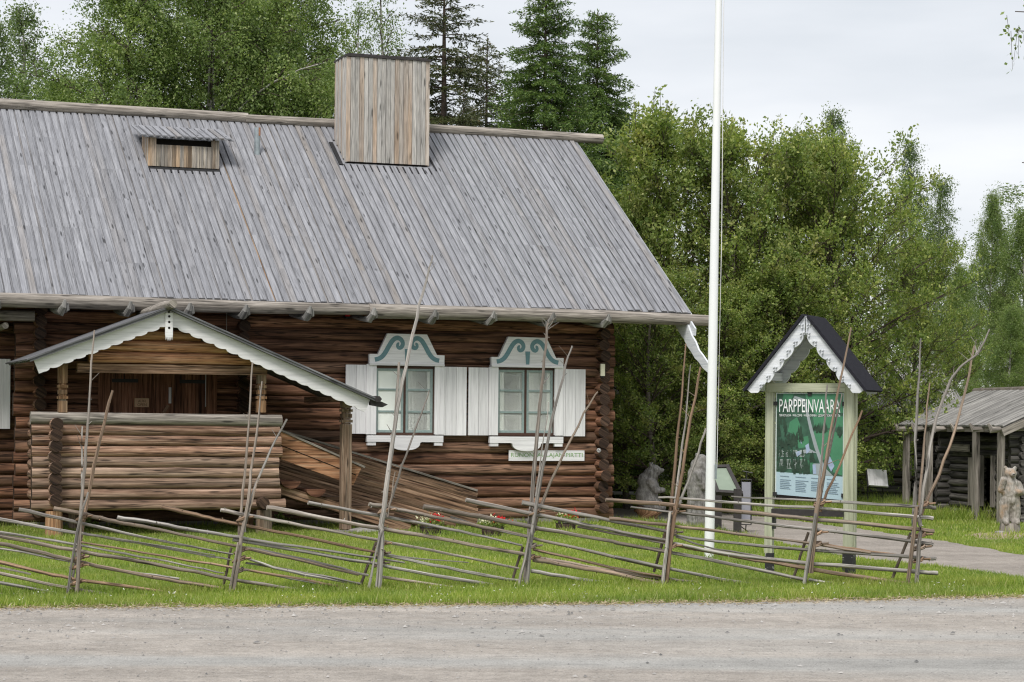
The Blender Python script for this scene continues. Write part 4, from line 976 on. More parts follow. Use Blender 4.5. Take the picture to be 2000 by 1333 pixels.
    white = plain('printed_white', (.80, .82, .82), .5, .02, 3)
    ln = []
    for c_ in range(4):
        for blk, nb in ((.535, 6), (.625, 8)):
            for i in range(nb):
                y = blk+i*.0115; x = .04+c_*.105; l = r.uniform(.055, .09); ln.append([(x, y), (x+l, y+.002), (x+l, y+.0065), (x, y+.0045)])
    flat(ln, 'printed_lines', plain('printed_grey_white', (.45, .5, .48), .5, .02, 3), 5)
    ln = []
    for c_ in range(4):
        for i in range(8 if c_ % 2 else 7):
            y = .79+i*.0165+.03*c_*.25+(.008 if i else -.01); x = .06+c_*.235; l = r.uniform(.13, .2); ln.append([(x, y), (x+l, y+.006), (x+l, y+.011), (x, y+.005)])
    flat(ln, 'printed_text_lines', plain('printed_grey_blue', (.14, .20, .26), .5, .02, 3), 5)
    t = text_mesh('PARPPEINVAARA', white, 'title_lettering', w*.92, h*.125, parent=po); t.location = (x0+.5*w, -.027, zt-.115*h); t.rotation_euler = (0, math.radians(.4), 0)
    t = text_mesh('TERVETULOA · WELCOME · WILLKOMMEN · ДОБРО ПОЖАЛОВАТЬ', white, 'welcome_lettering', w*.92, h*.026, parent=po); t.location = (x0+.5*w, -.027, zt-.207*h)
    for px, pz in ((x0-.012, zt-.11), (x0-.012, zb+.05), (x1+.012, zt-.11), (x1+.012, zb+.05), ((x0+x1)/2, zt+.0)):
        b = MB(); b.box(px-.022, px+.022, -.036, -.016, pz-.022, pz+.022); b.build('clamp', M['iron'], po)
    b = MB(); zs = H(1510, 990)[2]; b.box(xl+pw/2+.001, -pw/2-.001, -.10, .05, zs-.09, zs-.02); b.build('shelf', M['dark'], e)
    # roof
    FYk = -.29; BYk = .31
    A = KF.hit(1573, 618, FYk); L_ = KF.hit(1463, 756, FYk); Rr = KF.hit(1690, 768, FYk)
    xm = (xl)/2; Ax = A[0]; half = (abs(L_[0]-Ax)+abs(Rr[0]-Ax))/2; zA = A[2]; zE = (L_[2]+Rr[2])/2
    for sg in (-1, 1):
        d = nrm((sg*half, 0, zE-zA)); nn = np.array([-d[2]*sg, 0, abs(d[0])]); nn = nrm(nn if nn[2] > 0 else -nn)
        L = math.hypot(half, zA-zE); P0 = np.array([Ax, 0, zA])
        b = MB(); b.beam(P0+nn*.022-d*(.0 if sg < 0 else -.02)+np.array([0, FYk-.02, 0])*0, P0+d*(L+.03)+nn*.022, BYk-FYk+.06, .03, up=nn); ro = b.build('roof_slope', M['kroof'], e)
        b = MB(); b.beam(P0+d*.06-nn*.004, P0+d*(L)-nn*.004, BYk-FYk-.05, .018, up=nn); b.build('roof_boarding', M['kwhite'], ro)
        for yy, nm in ((FYk, 'bargeboard'), (BYk-.03, 'bargeboard')):
            k = 96; top = []; low = []; N = 6.0
            for i in range(k+1):
                t = i/k; P = d*L*t; cph = (t*N) % 1; wv = .115+.03*math.sin(math.pi*cph)**.6
                if .30 < cph < .34: wv += 0
                if t > .80: wv = .115 if t < .95 else .115-(t-.95)*1.2
                q = P-nn*wv; top.append((P[0]+nn[0]*.005, P[2]+nn[2]*.005)); low.append((q[0], q[2]))
            low = [((min(x, -.006) if sg < 0 else max(x, .006)), z) for x, z in low]; low[0] = (sg*.006, low[2][1] if low[2][1] < low[0][1] else low[0][1])
            b = MB(); poly = top+low[::-1]; b.prism(poly if sg < 0 else poly[::-1], (Ax, yy, zA), (1, 0, 0), (0, 0, 1), (0, .025, 0))
            bo = b.build(nm, M['kwhite'], ro)
            if yy < 0:
                b = MB()
                for i in range(8):      # turned ornaments fixed along the board
                    q = d*L*((i+.45)/8*.93)-nn*.082
                    for dx, dz in ((0, 0), (.022*d[0]-.02*nn[0], .022*d[2]-.02*nn[2]), (-.022*d[0]-.02*nn[0], -.022*d[2]-.02*nn[2])):
                        b.tube([(Ax+q[0]+dx, yy-.001, zA+q[2]+dz), (Ax+q[0]+dx, yy-.03, zA+q[2]+dz)], [.013, .008], 7)
                b.build('carved_studs', M['kwhite'], bo)
    b = MB()
    for X in (xl, 0): b.box(X-.05, X+.05, -.25, .27, ztop-.05, ztop+.04, axis=1)
    b.box(xl-.02, xl+.02, -.02, .02, zb0, zb0+.3, axis=2) if False else None
    b.build('roof_bearer', M['kwhite'], e)
def foot_mat():
    t = NT('peeling_black_paint'); n = t.noise(t.coord('Object'), 9, 5, .7); t.color(t.ramp(n, [(.56, (.02, .02, .022)), (.6, (.38, .38, .35))])); t.rough(.8); return t.m
KFOOT = foot_mat(); kiosk()

# ================================================================ TREES
def leaves(P, N, size, asp, rng, flat=.0):
    """diamond leaves at positions P, long axis N"""
    n = len(P); r = rng.normal(size=(n, 3)); r[:, 2] *= 1-flat
    a = N/(np.linalg.norm(N, axis=1, keepdims=True)+1e-9); b = np.cross(a, r); b /= np.linalg.norm(b, axis=1, keepdims=True)+1e-9
    L = size*rng.uniform(.6, 1.25, (n, 1))
    return np.stack([P, P+a*L*.45+b*L*asp*.5, P+a*L, P+a*L*.45-b*L*asp*.5], 1)
def tree_mesh(seed, H, R, base=.12, kind='birch', nprim=46, nsec=9, nstr=7, slen=.7, lps=11, lsize=.075, r0=.14, lean=.3, up0=35, up1=70, prof=None, droop=.25, asp=.62, clump=.05):
    rng = np.random.default_rng(seed); b = MB()
    tp = [np.array([lean*math.sin(t*2+seed)*t, lean*math.cos(t*1.7+seed)*t, H*t]) for t in np.linspace(0, .98, 12)]
    b.tube(tp, [r0*(1-t)**.8+.012 for t in np.linspace(0, .98, 12)], 9, 0, cap=False)
    Tp = np.array(tp); zs = Tp[:, 2]
    S0, D0, LL = [], [], []
    for i in range(nprim):
        f = (i+rng.uniform(0, 1))/nprim; h = base+(1-base)*f**.92; h = min(h, .975)
        az = i*2.4+rng.uniform(-.5, .5); L = R*(prof(h) if prof else (math.sin(math.pi*min(1, (h-base)/(1-base)*.72+.28)))**.8)*rng.uniform(.65, 1.12)
        L = max(L, .25)
        el = math.radians(up0+(up1-up0)*f+rng.uniform(-12, 12)); d = np.array([math.cos(az)*math.cos(el), math.sin(az)*math.cos(el), math.sin(el)])
        st = np.array([np.interp(h*H, zs, Tp[:, j]) for j in range(3)]); hz = np.array([math.cos(az), math.sin(az), 0])
        def bp(t, st=st, d=d, L=L, hz=hz): return st+d*L*t+(hz*.25*math.sin(el)-np.array([0, 0, droop]))*L*t*t
        pts = [bp(t) for t in np.linspace(0, 1, 6)]
        rb = r0*.32*(1-h*.7)
        b.tube(pts, [rb*(1-t*.85)+.003 for t in np.linspace(0, 1, 6)], 5, 1 if kind != 'birch' else (0 if rb > .03 else 1), cap=False)
        ns = max(3, int(nsec*(.4+L/R)))
        for j in range(ns):
            t = .18+.82*(j+rng.uniform(0, 1))/ns; p = bp(min(t, 1)); az2 = az+rng.choice([-1, 1])*rng.uniform(.3, 1.25); l2 = L*rng.uniform(.2, .42)*(1.25-t)+.22
            el2 = el*rng.uniform(.2, 1.1)+rng.uniform(-.2, .25); d2 = np.array([math.cos(az2)*math.cos(el2), math.sin(az2)*math.cos(el2), math.sin(el2)])
            q = p+d2*l2*.55+np.array([0, 0, -droop*.1*l2]); e = p+d2*l2+np.array([0, 0, -droop*l2*.6])
            b.tube([p, q, e], [rb*.4+.003, rb*.25+.003, .003], 3, 1, cap=False)
            for s in range(nstr):
                u = rng.uniform(.15, 1); o = (p*(1-u)**2+2*q*u*(1-u)+e*u*u); dd = d2*.6+rng.normal(0, .55, 3); S0.append(o); D0.append(dd); LL.append(slen*rng.uniform(.4, 1.2))
        S0.append(pts[-1]); D0.append(d); LL.append(slen)
    S0 = np.array(S0); D0 = np.array(D0); LL = np.array(LL); n = len(S0)
    if kind == 'birch': D0[:, 2] -= rng.uniform(.5, 1.9, n)
    elif kind == 'bush': D0[:, 2] += rng.uniform(0, .8, n)
    if kind == 'bush':                     # upright whips standing out of the crown
        top = np.where(S0[:, 2] > H*.62)[0]; pick = rng.choice(top, min(len(top), 70), replace=False); rr = np.repeat(pick, 3)
        for i in pick:
            l = rng.uniform(.45, 1.0); d = nrm(np.array([rng.normal(0, .14), rng.normal(0, .14), 1])); b.tube([S0[i], S0[i]+d*l], [.008, .003], 3, 1, cap=False)
            S0 = np.concatenate([S0, np.repeat(S0[i][None], 3, 0)]); D0 = np.concatenate([D0, np.repeat((d-np.array([0, 0, .3]))[None], 3, 0)]); LL = np.concatenate([LL, [l]*3])
        n = len(S0)
    D0 /= np.linalg.norm(D0, axis=1, keepdims=True)
    idx = np.repeat(np.arange(n), lps); t = rng.uniform(0.05, 1, len(idx))[:, None]
    P = S0[idx]+D0[idx]*LL[idx][:, None]*t+rng.normal(0, clump, (len(idx), 3))
    if kind == 'birch': P[:, 2] -= .25*LL[idx]*t[:, 0]**2
    Nn = D0[idx]*.4+rng.normal(0, .7, P.shape)+np.array([0, 0, -.3 if kind == 'birch' else .1])
    keep = P[:, 2] > .15
    return b, leaves(P[keep], Nn[keep], lsize, asp, rng, 0)
def spruce_mesh(seed, H, R, base=.06, r0=.16, lev=.30, thin=0, gap=0):
    rng = np.random.default_rng(seed); b = MB(); b.tube([(0, 0, 0), (.02, .03, H*.5), (0, 0, H)], [r0, r0*.6, .012], 9, 0, cap=False)
    P, D, Ls = [], [], []; z = H*base
    while z < H-.15:
        f = 1-z/H; nb = 7 if f > .1 else 5; a0 = rng.uniform(0, 6.28)
        for i in range(nb):
            if rng.random() < gap: continue
            az = a0+i*6.283/nb+rng.uniform(-.3, .3); L = R*(f**.85)*rng.uniform(.72, 1.12)+.12; hz = np.array([math.cos(az), math.sin(az), 0]); st = np.array([0, 0, z+rng.uniform(-.1, .1)])
            el = rng.uniform(.05, .3)+(.5 if f < .12 else 0)
            def bp(t): return st+hz*L*t+np.array([0, 0, L*(el*t-.75*t*t+.42*t**3*1.1)*1.0])
            pts = [bp(t) for t in (0, .25, .5, .75, 1)]; b.tube(pts, [.022*f+.012, .014, .01, .007, .003], 3, 0, cap=False)
            perp = np.array([-hz[1], hz[0], 0]); m = max(4, int(L/.085))
            for j in range(m):
                t = .12+.88*(j+rng.uniform(0, 1))/m; o = bp(t); l2 = (.12+L*.27*(1.05-t)**.8*(t**.3))*rng.uniform(.7, 1.15)
                for sg in (-1, 1):
                    d = nrm(perp*sg+hz*rng.uniform(.4, .9)+np.array([0, 0, rng.uniform(-.55, -.05)])); P.append(o); D.append(d); Ls.append(l2)
                if rng.random() < .5: P.append(o); D.append(nrm(hz*.3+np.array([0, 0, -1.])+perp*rng.uniform(-.3, .3))); Ls.append(l2*.55)
            P.append(bp(.85)); D.append(nrm(hz+np.array([0, 0, .15]))); Ls.append(.2+L*.15)
        z += lev*(.55+.6*f)*rng.uniform(.8, 1.2)
    P.append(np.array([0, 0, H-.3])); D.append(np.array([0, 0, 1.])); Ls.append(.45)
    P = np.array(P); D = np.array(D); Ls = np.array(Ls)
    cnt = np.maximum(4, (Ls/.017).astype(int)); idx = np.repeat(np.arange(len(P)), cnt); t = rng.uniform(0, 1, len(idx))[:, None]
    Q = P[idx]+D[idx]*Ls[idx][:, None]*t+np.array([0, 0, -1.])*(Ls[idx][:, None]*t**2*.25)+rng.normal(0, .008, (len(idx), 3))
    Nn = D[idx]*1.0+rng.normal(0, .55, Q.shape)+np.array([0, 0, .05])
    return b, leaves(Q, Nn, .078, .33, rng, 0)
def plant_tree(name, b, V, trunkm, leafm):
    root = empty(name, (0, 0, 0)); b.build('trunk', trunkm, root, smooth=True); quads_obj('crown', V, leafm, root); return root
def place(root, px, topy, Y, H, label, cat, rz=0, sx=1, group=None, first=None):
    """stand a tree on the ground so that its top comes to photo height topy at distance Y"""
    used = root.get('_used'); o = copy_tree(root) if used else root; root['_used'] = 1
    if '_used' in o.keys() and o is not root: del o['_used']
    top = at(px, topy, Y); s = top[2]/H; o.location = (top[0], Y, 0); o.scale = (s*sx, s*sx, s); o.rotation_euler = (0, 0, rz)
    o['label'] = label; o['category'] = cat
    if group: o['group'] = group
    elif 'group' in o.keys(): del o['group']
    return o
TREES = []
def trees():
    bprof = lambda h: max(.12, min(1, (1.02-h)*2.3))*(.75+.25*min(1, h*4))
    TW, BR = [M['birchbark'], M['birdtwig']], [M['bark'], M['birdtwig']]
    B1 = plant_tree('birch', *tree_mesh(1, 14, 3.6, .14, 'birch', 64, 12, 9, .95, 20, .07, .17, .5, 35, 68, bprof, .35), TW, M['birchleaf'])
    B2 = plant_tree('birch', *tree_mesh(2, 14, 3.1, .1, 'birch', 60, 12, 9, .85, 19, .07, .16, .4, 40, 72, bprof, .3), TW, M['birchleaf'])
    B3 = plant_tree('birch', *tree_mesh(3, 14, 2.3, .1, 'birch', 54, 9, 7, .7, 11, .08, .14, .5, 48, 76, bprof, .2), TW, M['birchfar'])
    B4 = plant_tree('birch', *tree_mesh(5, 14, 2.6, .2, 'birch', 34, 8, 5, .8, 9, .075, .13, .5, 48, 78, bprof, .25), TW, M['birchfar'])
    def T(*a, **k): TREES.append(place(*a, **k))
    T(B1, 392, -190, 48, 14, 'big weeping birch with a pale trunk behind the roof, right above the roof vent', 'birch', 0.3, 1.05)
    T(B2, 235, -110, 47, 14, 'broad drooping birch behind the roof ridge, left of the one above the roof vent', 'birch', 1.3, 1.1)
    T(B1, 560, -130, 49, 14, 'dense weeping birch behind the roof, next on the left of the boxed chimney', 'birch', 2.6, 1.0)
    T(B3, 75, 8, 60, 14, 'thin open birch top at the far left above the ridge log', 'birch', .5, 1.0)
    T(B3, -30, 40, 58, 14, 'pale birch cut by the left edge above the ridge log', 'birch', 2.5, 1.1)
    T(B2, 120, 150, 52, 14, 'low birch crown just over the ridge log at the left', 'birch', 3.7, 1.35)
    T(B2, 478, -60, 53, 14, 'birch filling the gap between the two big weeping birches', 'birch', 4.4, 1.0)
    T(B2, 655, 88, 50, 14, 'low round birch crown touching the left side of the chimney top', 'birch', 5.1, 1.0)
    T(B4, 712, 0, 62, 14, 'airy birch with thin twigs seen above the left of the chimney cap', 'birch', 1.1, .7)
    T(B4, 775, -60, 63, 14, 'tall airy birch with hanging twigs above the right of the chimney cap', 'birch', 2.1, .85)
    bu = lambda h: (math.sin(math.pi*min(.88, (h*.7+.2)))**.6)*(1 if h < .8 else max(.25, 1-(h-.8)*3.2))
    U1 = plant_tree('bird_cherry', *tree_mesh(21, 8, 2.5, .05, 'bush', 58, 9, 6, .46, 11, .098, .11, .6, 18, 82, bu, .08, .55, .045), BR, M['bushleaf'])
    U2 = plant_tree('bird_cherry', *tree_mesh(22, 8, 2.7, .05, 'bush', 56, 9, 6, .5, 11, .098, .12, .8, 18, 82, bu, .08, .55, .045), BR, M['bushleaf'])
    U3 = plant_tree('bird_cherry', *tree_mesh(23, 8, 3.3, .08, 'bush', 68, 10, 6, .44, 11, .095, .13, .6, 15, 76, bu, .08, .55, .045), BR, M['bushleaf'])
    T(U1, 1318, 285, 43, 8, 'tall bushy tree with upright shoots between the roof edge and the flagpole', 'bushy tree', 0, 1.0)
    T(U2, 1432, 318, 42, 8, 'bushy tree with leafy shoots rising right beside the flagpole', 'bushy tree', 1.2, .9)
    T(U1, 1535, 316, 43.5, 8, 'dense bushy tree rising left of the notice board peak', 'bushy tree', 2.9, .95)
    T(U3, 1655, 345, 42.5, 8, 'widest round bushy tree with pale limbs behind the notice board', 'bushy tree', 1.0, .92)
    T(U2, 1228, 430, 42, 8, 'dark bushy tree hugging the right slope of the long roof', 'bushy tree', 4.0, .72)
    T(U3, 1775, 520, 45.5, 8, 'yellowish bushy tree reaching over the left end of the small barn roof', 'bushy tree', 3.0, .72)
    T(U2, 1290, 560, 39.5, 8, 'low leafy bush behind the two carved bears by the flagpole', 'bush', 5.0, 1.1)
    T(U1, 1400, 590, 40, 8, 'low leafy bush in the shade right behind the flagpole', 'bush', 3.0, 1.1)
    T(U2, 1500, 560, 41, 8, 'low leafy bush behind the sloping information desk', 'bush', 2.0, 1.2)
    T(U1, 1640, 690, 43.5, 8, 'low leafy bush right of the notice board post', 'bush', 1.0, .8)
    T(B3, 1648, 212, 60, 14, 'slim birch whose feathery top stands highest over the bushy trees', 'birch', .2, .8)
    T(B4, 1565, 268, 64, 14, 'small birch top peeping out left of the highest feathery birch', 'birch', .9, .6)
    T(B3, 1765, 275, 61, 14, 'birch with pointed top above the right shoulder of the bushy trees', 'birch', 2.2, .8)
    T(B3, 1835, 345, 63, 14, 'leaning birch on the right shoulder of the tree line', 'birch', 4.2, .9)
    T(B2, 1930, 380, 58, 14, 'cone shaped birch behind the small barn roof', 'birch', 2.2, .62)
    T(B2, 2010, 415, 57, 14, 'birch cut by the right edge behind the small barn', 'birch', 5.2, .8)
    T(B2, 1870, 520, 55, 14, 'lower dark birch between the barn roof and the pointed birches', 'birch', 3.3, .9)
    T(B2, 1965, 600, 51, 14, 'low birch crown directly above the barn ridge log', 'birch', 1.9, 1.1)
    T(B2, 2090, 480, 60, 14, 'birch beyond the right edge of the view', 'birch', .9, 1.0)
    S1 = plant_tree('spruce', *spruce_mesh(31, 12, 3.7, .05, .17, .19), [M['sprucebark']], M['needle'])
    S2 = plant_tree('spruce', *spruce_mesh(32, 12, 3.3, .05, .15, .36, gap=.13), [M['sprucebark']], M['needle2'])
    T(S1, 1066, -40, 47, 12, 'broad dense green spruce behind the ridge log, the largest conifer', 'spruce', 0, 1.0)
    T(S1, 1168, 22, 51, 12, 'dark spruce right of the broad one with long drooping side branches', 'spruce', 2.0, .95)
    T(S2, 868, -60, 50, 12, 'brownish open spruce directly right of the chimney', 'spruce', 0, 1.3)
    T(S2, 952, 74, 53, 12, 'small narrow spruce in the gap between the two taller spruces', 'spruce', 1.5, 1.0)
    T(S2, 905, 165, 49, 12, 'low brown spruce just above the ridge log beside the chimney', 'spruce', 3.5, .6)
    T(S1, 1000, 200, 50, 12, 'low green spruce at the foot of the broad one, above the ridge log', 'spruce', 4.5, .7)
    T(S1, 1205, 215, 52, 12, 'low spruce behind the right end of the ridge log', 'spruce', 4.5, .8)
    # far wood: one mass
    rng = np.random.default_rng(77); me = [o for o in B3.children if o.name.startswith('crown')][0].data
    n = len(me.vertices); co = np.empty(n*3, np.float32); me.vertices.foreach_get('co', co); co = co.reshape(-1, 4, 3)
    VV = []
    for i in range(64):
        x = -60+i*1.9+rng.uniform(-.8, .8); y = rng.uniform(70, 84); s = rng.uniform(.5, .72); a = rng.uniform(0, 6.28); ca, sa = math.cos(a), math.sin(a)
        q = co[::3].copy(); X = q[..., 0]*ca-q[..., 1]*sa; Y_ = q[..., 0]*sa+q[..., 1]*ca
        c0_ = q[:, :1, :]; VV.append(np.stack([X*s*1.9+x, Y_*s*1.9+y, q[..., 2]*s], -1))
    o = quads_obj('far_wood', np.concatenate(VV), M['birchfar']); tag(o, 'distant wood closing the view behind the buildings', None, kind='stuff')
    # overhanging birch, its trunk outside the frame on the right
    b = MB(); rng = np.random.default_rng(9); X0, Y0 = 9.0, 27.0
    b.tube([(0, 0, 0), (-.1, 0, 3), (.05, .1, 6), (0, 0, 9)], [.16, .13, .09, .03], 9, 0, cap=False)
    P, Nn = [], []
    for k in range(10):
        ends = [at(1990, 62, Y0), at(1998, 100, Y0), at(2010, 20, Y0), at(2004, 318, Y0), at(2030, 150, Y0), at(2060, 250, Y0), at(2090, 60, Y0), at(2120, 180, Y0), at(2035, -60, Y0), at(2150, 330, Y0)][k]
        e = ends-np.array([X0, Y0, 0]); e[2] += .25 if k in (0, 1, 2) else 0; e[0] -= .05 if k < 4 else 0; st = np.array([0, 0, max(1.5, e[2]-.8)]); mid = (st+e)/2+np.array([0, 0, .35])
        b.tube([st, mid, e], [.035, .02, .006], 5, 1, cap=False)
        for i in range(26):
            u = rng.uniform(.35, 1.0)**.6; o_ = st*(1-u)**2+2*mid*u*(1-u)+e*u*u+rng.normal(0, .05, 3)*np.array([1, 2, 1]); l = rng.uniform(.2, .62)
            b.tube([o_, o_+np.array([rng.normal(0, .03), rng.normal(0, .05), -l])], [.004, .002], 3, 1, cap=False)
            m = int(l*34); t = rng.uniform(0, 1, (m, 1)); P.append(o_+np.array([0, 0, -1.])*l*t+rng.normal(0, .025, (m, 3))); Nn.append(rng.normal(0, .6, (m, 3))+np.array([0, 0, -.8]))
    V = leaves(np.concatenate(P), np.concatenate(Nn), .06, .7, rng)
    r_ = plant_tree('birch', b, V, TW, M['birchleaf']); r_.location = (X0, Y0, 0); tag(r_, 'near birch outside the frame whose hanging twigs enter at the top right', 'birch')
trees()

# ================================================================ GREY STOREHOUSES ON THE RIGHT
def logstack(b, p0, p1, n, sp, r, mat=0, z0=.1):
    for k in range(n): b.tube([np.array([p0[0], p0[1], z0+k*sp])+RNG.normal(0, .008, 3), np.array([(p0[0]+p1[0])/2, (p0[1]+p1[1])/2, z0+k*sp])+RNG.normal(0, .01, 3), np.array([p1[0], p1[1], z0+k*sp])], r*random.uniform(.9, 1.08), 8, mat, wob=.05)
def barn():
    g = ground(1993, 1023); th = math.atan2(-.975, .22); BF = Frame(g[0], g[1], th)     # x runs along the open front towards the viewer
    e = empty('storehouse', BF.o, BF.a, 'low grey log storehouse with a pole roof, open doorway and plank posts at the right', 'storehouse')
    H = lambda x, y, s=0.: BF.hit(x, y, s)
    L = -H(1775, 930, -.38)[0]; ze = H(1860, 838, -.45)[2]+.05; XV = H(1962, 850, -.45)[0]; W_ = 2.3; pitch = .42; zr = ze+(.35+W_/2)*pitch
    # front wall with logs, doorway 1922-1945
    d0 = H(1921, 950, .0)[0]; d1 = H(1947, 950, .0)[0]; zd1 = H(1935, 893, 0)[2]; zd0 = H(1935, 990, 0)[2]
    n = int((ze-.1)/.135)
    b = MB()
    for k in range(n):
        z = .1+k*.135
        segs = [(-L, d0-.03), (d1+.03, .15)] if zd0-.05 < z < zd1+.02 else [(-L, .15)]
        for a, c in segs: b.tube([(a, random.uniform(-.01, .01), z), ((a+c)/2, random.uniform(-.015, .015), z+random.uniform(-.01, .01)), (c, 0, z)], .072*random.uniform(.92, 1.1), 8, 0, wob=.06)
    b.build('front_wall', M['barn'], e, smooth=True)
    for nm, xx in (('end_wall', 0), ('end_wall', -L)):
        b = MB()
        for k in range(n): b.tube([(xx+random.uniform(-.01, .01), -.2-random.uniform(0, .05), .165+k*.135), (xx, W_+.2, .165+k*.135)], .072, 8, 0, wob=.05)
        for k in range(6):
            z = .165+(n+k)*.135; hf = (zr-z-.08)/pitch
            if hf > .1: b.tube([(xx, W_/2-hf, z), (xx, W_/2+hf, z)], .07, 8, 0)
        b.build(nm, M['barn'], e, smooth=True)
    for px in (1857, 1836):
        X = H(px, 950, 0)[0]; b = MB()
        for k in range(n): b.tube([(X+random.uniform(-.02, .02), -.22-random.uniform(0, .08), .165+k*.135), (X, .5, .165+k*.135)], .075*random.uniform(.85, 1.15), 8, 0, wob=.1)
        b.build('cross_log_ends', M['barn'], e, smooth=True)
    b = MB(); b.box(-L, 0, W_-.05, W_+.07, 0, ze); b.build('back_wall', M['barn'], e)
    b = MB(); b.box(d0-.1, d1+.1, .35, .4, 0, zd1+.1); b.build('doorway_shade_panel', M['void'], e)  # near-black panel: the shade inside the doorway is put into its colour
    b = MB(); b.box(d0-.02, d0+.10, -.13, -.04, zd0, zd1+.03, axis=2); b.box(d1-.02, d1+.06, -.12, -.04, zd0, zd1+.03, axis=2); b.build('door_frame', M['greylog'], e)
    b = MB(); b.box(d0-.36, d0-.03, -.14, -.10, zd0+.0, zd1-.02, axis=2); b.build('door', M['greylog'], e)
    for px, x2 in ((1770, 0), (1815, 0), (1906, 0), (1955, 0)):
        X = H(px, 930, -.38)[0]
        b = MB(); b.box(X-.08, X+.08, -.42, -.345, .0, ze-.02, axis=2); b.build('post', M['greylog'], e)
    b = MB(); b.box(-L-.2, XV-.05, -.42, -.30, ze-.10, ze+.0); b.build('eave_plate', M['greylog'], e)
    # roof of thin poles
    ru = nrm((0, -pitch, 1)); rd = nrm((0, 1, pitch)); SL = math.hypot(.45+W_/2, (.45+W_/2)*pitch)
    b = MB(); x = -L-.3
    while x < XV:
        E0 = np.array([x, -.45, ze-.05]); b.tube([E0+ru*.06, E0+ru*.06+rd*(SL*.5)+ru*random.uniform(-.008, .008), E0+ru*.06+rd*SL], .026*random.uniform(.8, 1.15), 6, 0)
        x += .047
    b.beam(np.array([(XV-L-.3)/2, -.40, ze-.03]), np.array([(XV-L-.3)/2, -.40, ze-.03])+rd*(SL-.05), L+XV+.26, .03, up=ru)
    ru2 = nrm((0, pitch, 1)); rd2 = nrm((0, -1, pitch)); b.beam(np.array([(XV-L-.3)/2, W_+.45, ze]), np.array([(XV-L-.3)/2, W_+.45, ze])+rd2*SL, L+XV+.26, .06, up=ru2)
    ro = b.build('roof', M['barnroof'], e)
    b = MB(); b.tube([(-L-.4, W_/2, zr+.03), (-L/2, W_/2, zr+.04), (XV+.25, W_/2, zr+.03)], .075, 10, wob=.05); b.build('ridge_log', M['bark'], ro, smooth=True)
    b = MB(); E0 = np.array([XV+.02, -.5, ze-.10]); b.beam(E0, E0+rd*(SL+.1), .04, .13, up=ru); b.build('verge_board', M['greylog'], ro)
    for px in (1770, 1803, 1845, 1880, 1918, 1955):
        X = H(px, 845, -.45)[0]; b = MB(); z = ze-.02
        b.tube([(X+.1, .2, z), (X, -.42, z-.03), (X-.05, -.6, z-.04), (X-.06, -.66, z+.07)], [.04, .05, .06, .02], 6, wob=.2); b.build('gutter_hook', M['greylog'], ro)
    X = H(1880, 873, -.1)[0]
    b = MB(); b.box(X-.4, X+.35, -.16, -.12, H(1880, 882)[2], H(1880, 868)[2]); b.build('name_board', M['greylog'], e)
    # long low building behind the bushes
    YB_ = 46.5; a = at(1180, 900, YB_); c = at(1800, 900, YB_)
    e2 = empty('storehouse', (a[0], YB_, 0), .05, 'long dark grey log building half hidden behind the bushes left of the barn', 'storehouse')
    w = c[0]-a[0]; b = MB()
    for k in range(11): b.tube([(-.3, 0, .12+k*.17), (w/2, random.uniform(-.02, .02), .12+k*.17), (w, 0, .12+k*.17)], .09*random.uniform(.9, 1.08), 8, 0, wob=.04)
    for xx in (0, w*.33, w*.66, w-.1):
        for k in range(11): b.tube([(xx+random.uniform(-.02, .02), -.25, .2+k*.17), (xx, 4, .2+k*.17)], .085*random.uniform(.9, 1.08), 7, 0, wob=.06)
    b.build('wall', M['barn'], e2, smooth=True)
    b = MB(); x = -.5
    while x < w+.3: b.beam((x, -.6, 1.95), (x, 2.2, 3.05), .12, .04, up=(0, -.4, 1)); b.beam((x, 5, 1.95), (x, 2.2, 3.05), .12, .04, up=(0, .4, 1)); x += .13
    b.build('roof', M['barnroof'], e2)
    # third building: grey roof seen over the barn's left end
    a = at(1640, 800, 52); c = at(1850, 800, 52); e3 = empty('storehouse', (a[0], 52, 0), .1, 'farther grey plank roof glimpsed through leaves above the barn roof end', 'storehouse')
    w = c[0]-a[0]; b = MB()
    for k in range(12): b.tube([(-.2, 0, .1+k*.16), (w, 0, .1+k*.16)], .085, 7, 0, wob=.05)
    for xx in (0, w): 
        for k in range(12): b.tube([(xx, -.2, .18+k*.16), (xx, 3.8, .18+k*.16)], .085, 7, 0, wob=.05)
    b.build('wall', M['barn'], e3, smooth=True)
    b = MB(); x = -.5
    while x < w+.4: b.beam((x, -.5, 2.0), (x, 1.9, 3.2), .11, .04, up=(0, -.5, 1)); b.beam((x, 4.3, 2.0), (x, 1.9, 3.2), .11, .04, up=(0, .5, 1)); x += .12
    b.build('roof', M['barnroof'], e3)
barn()

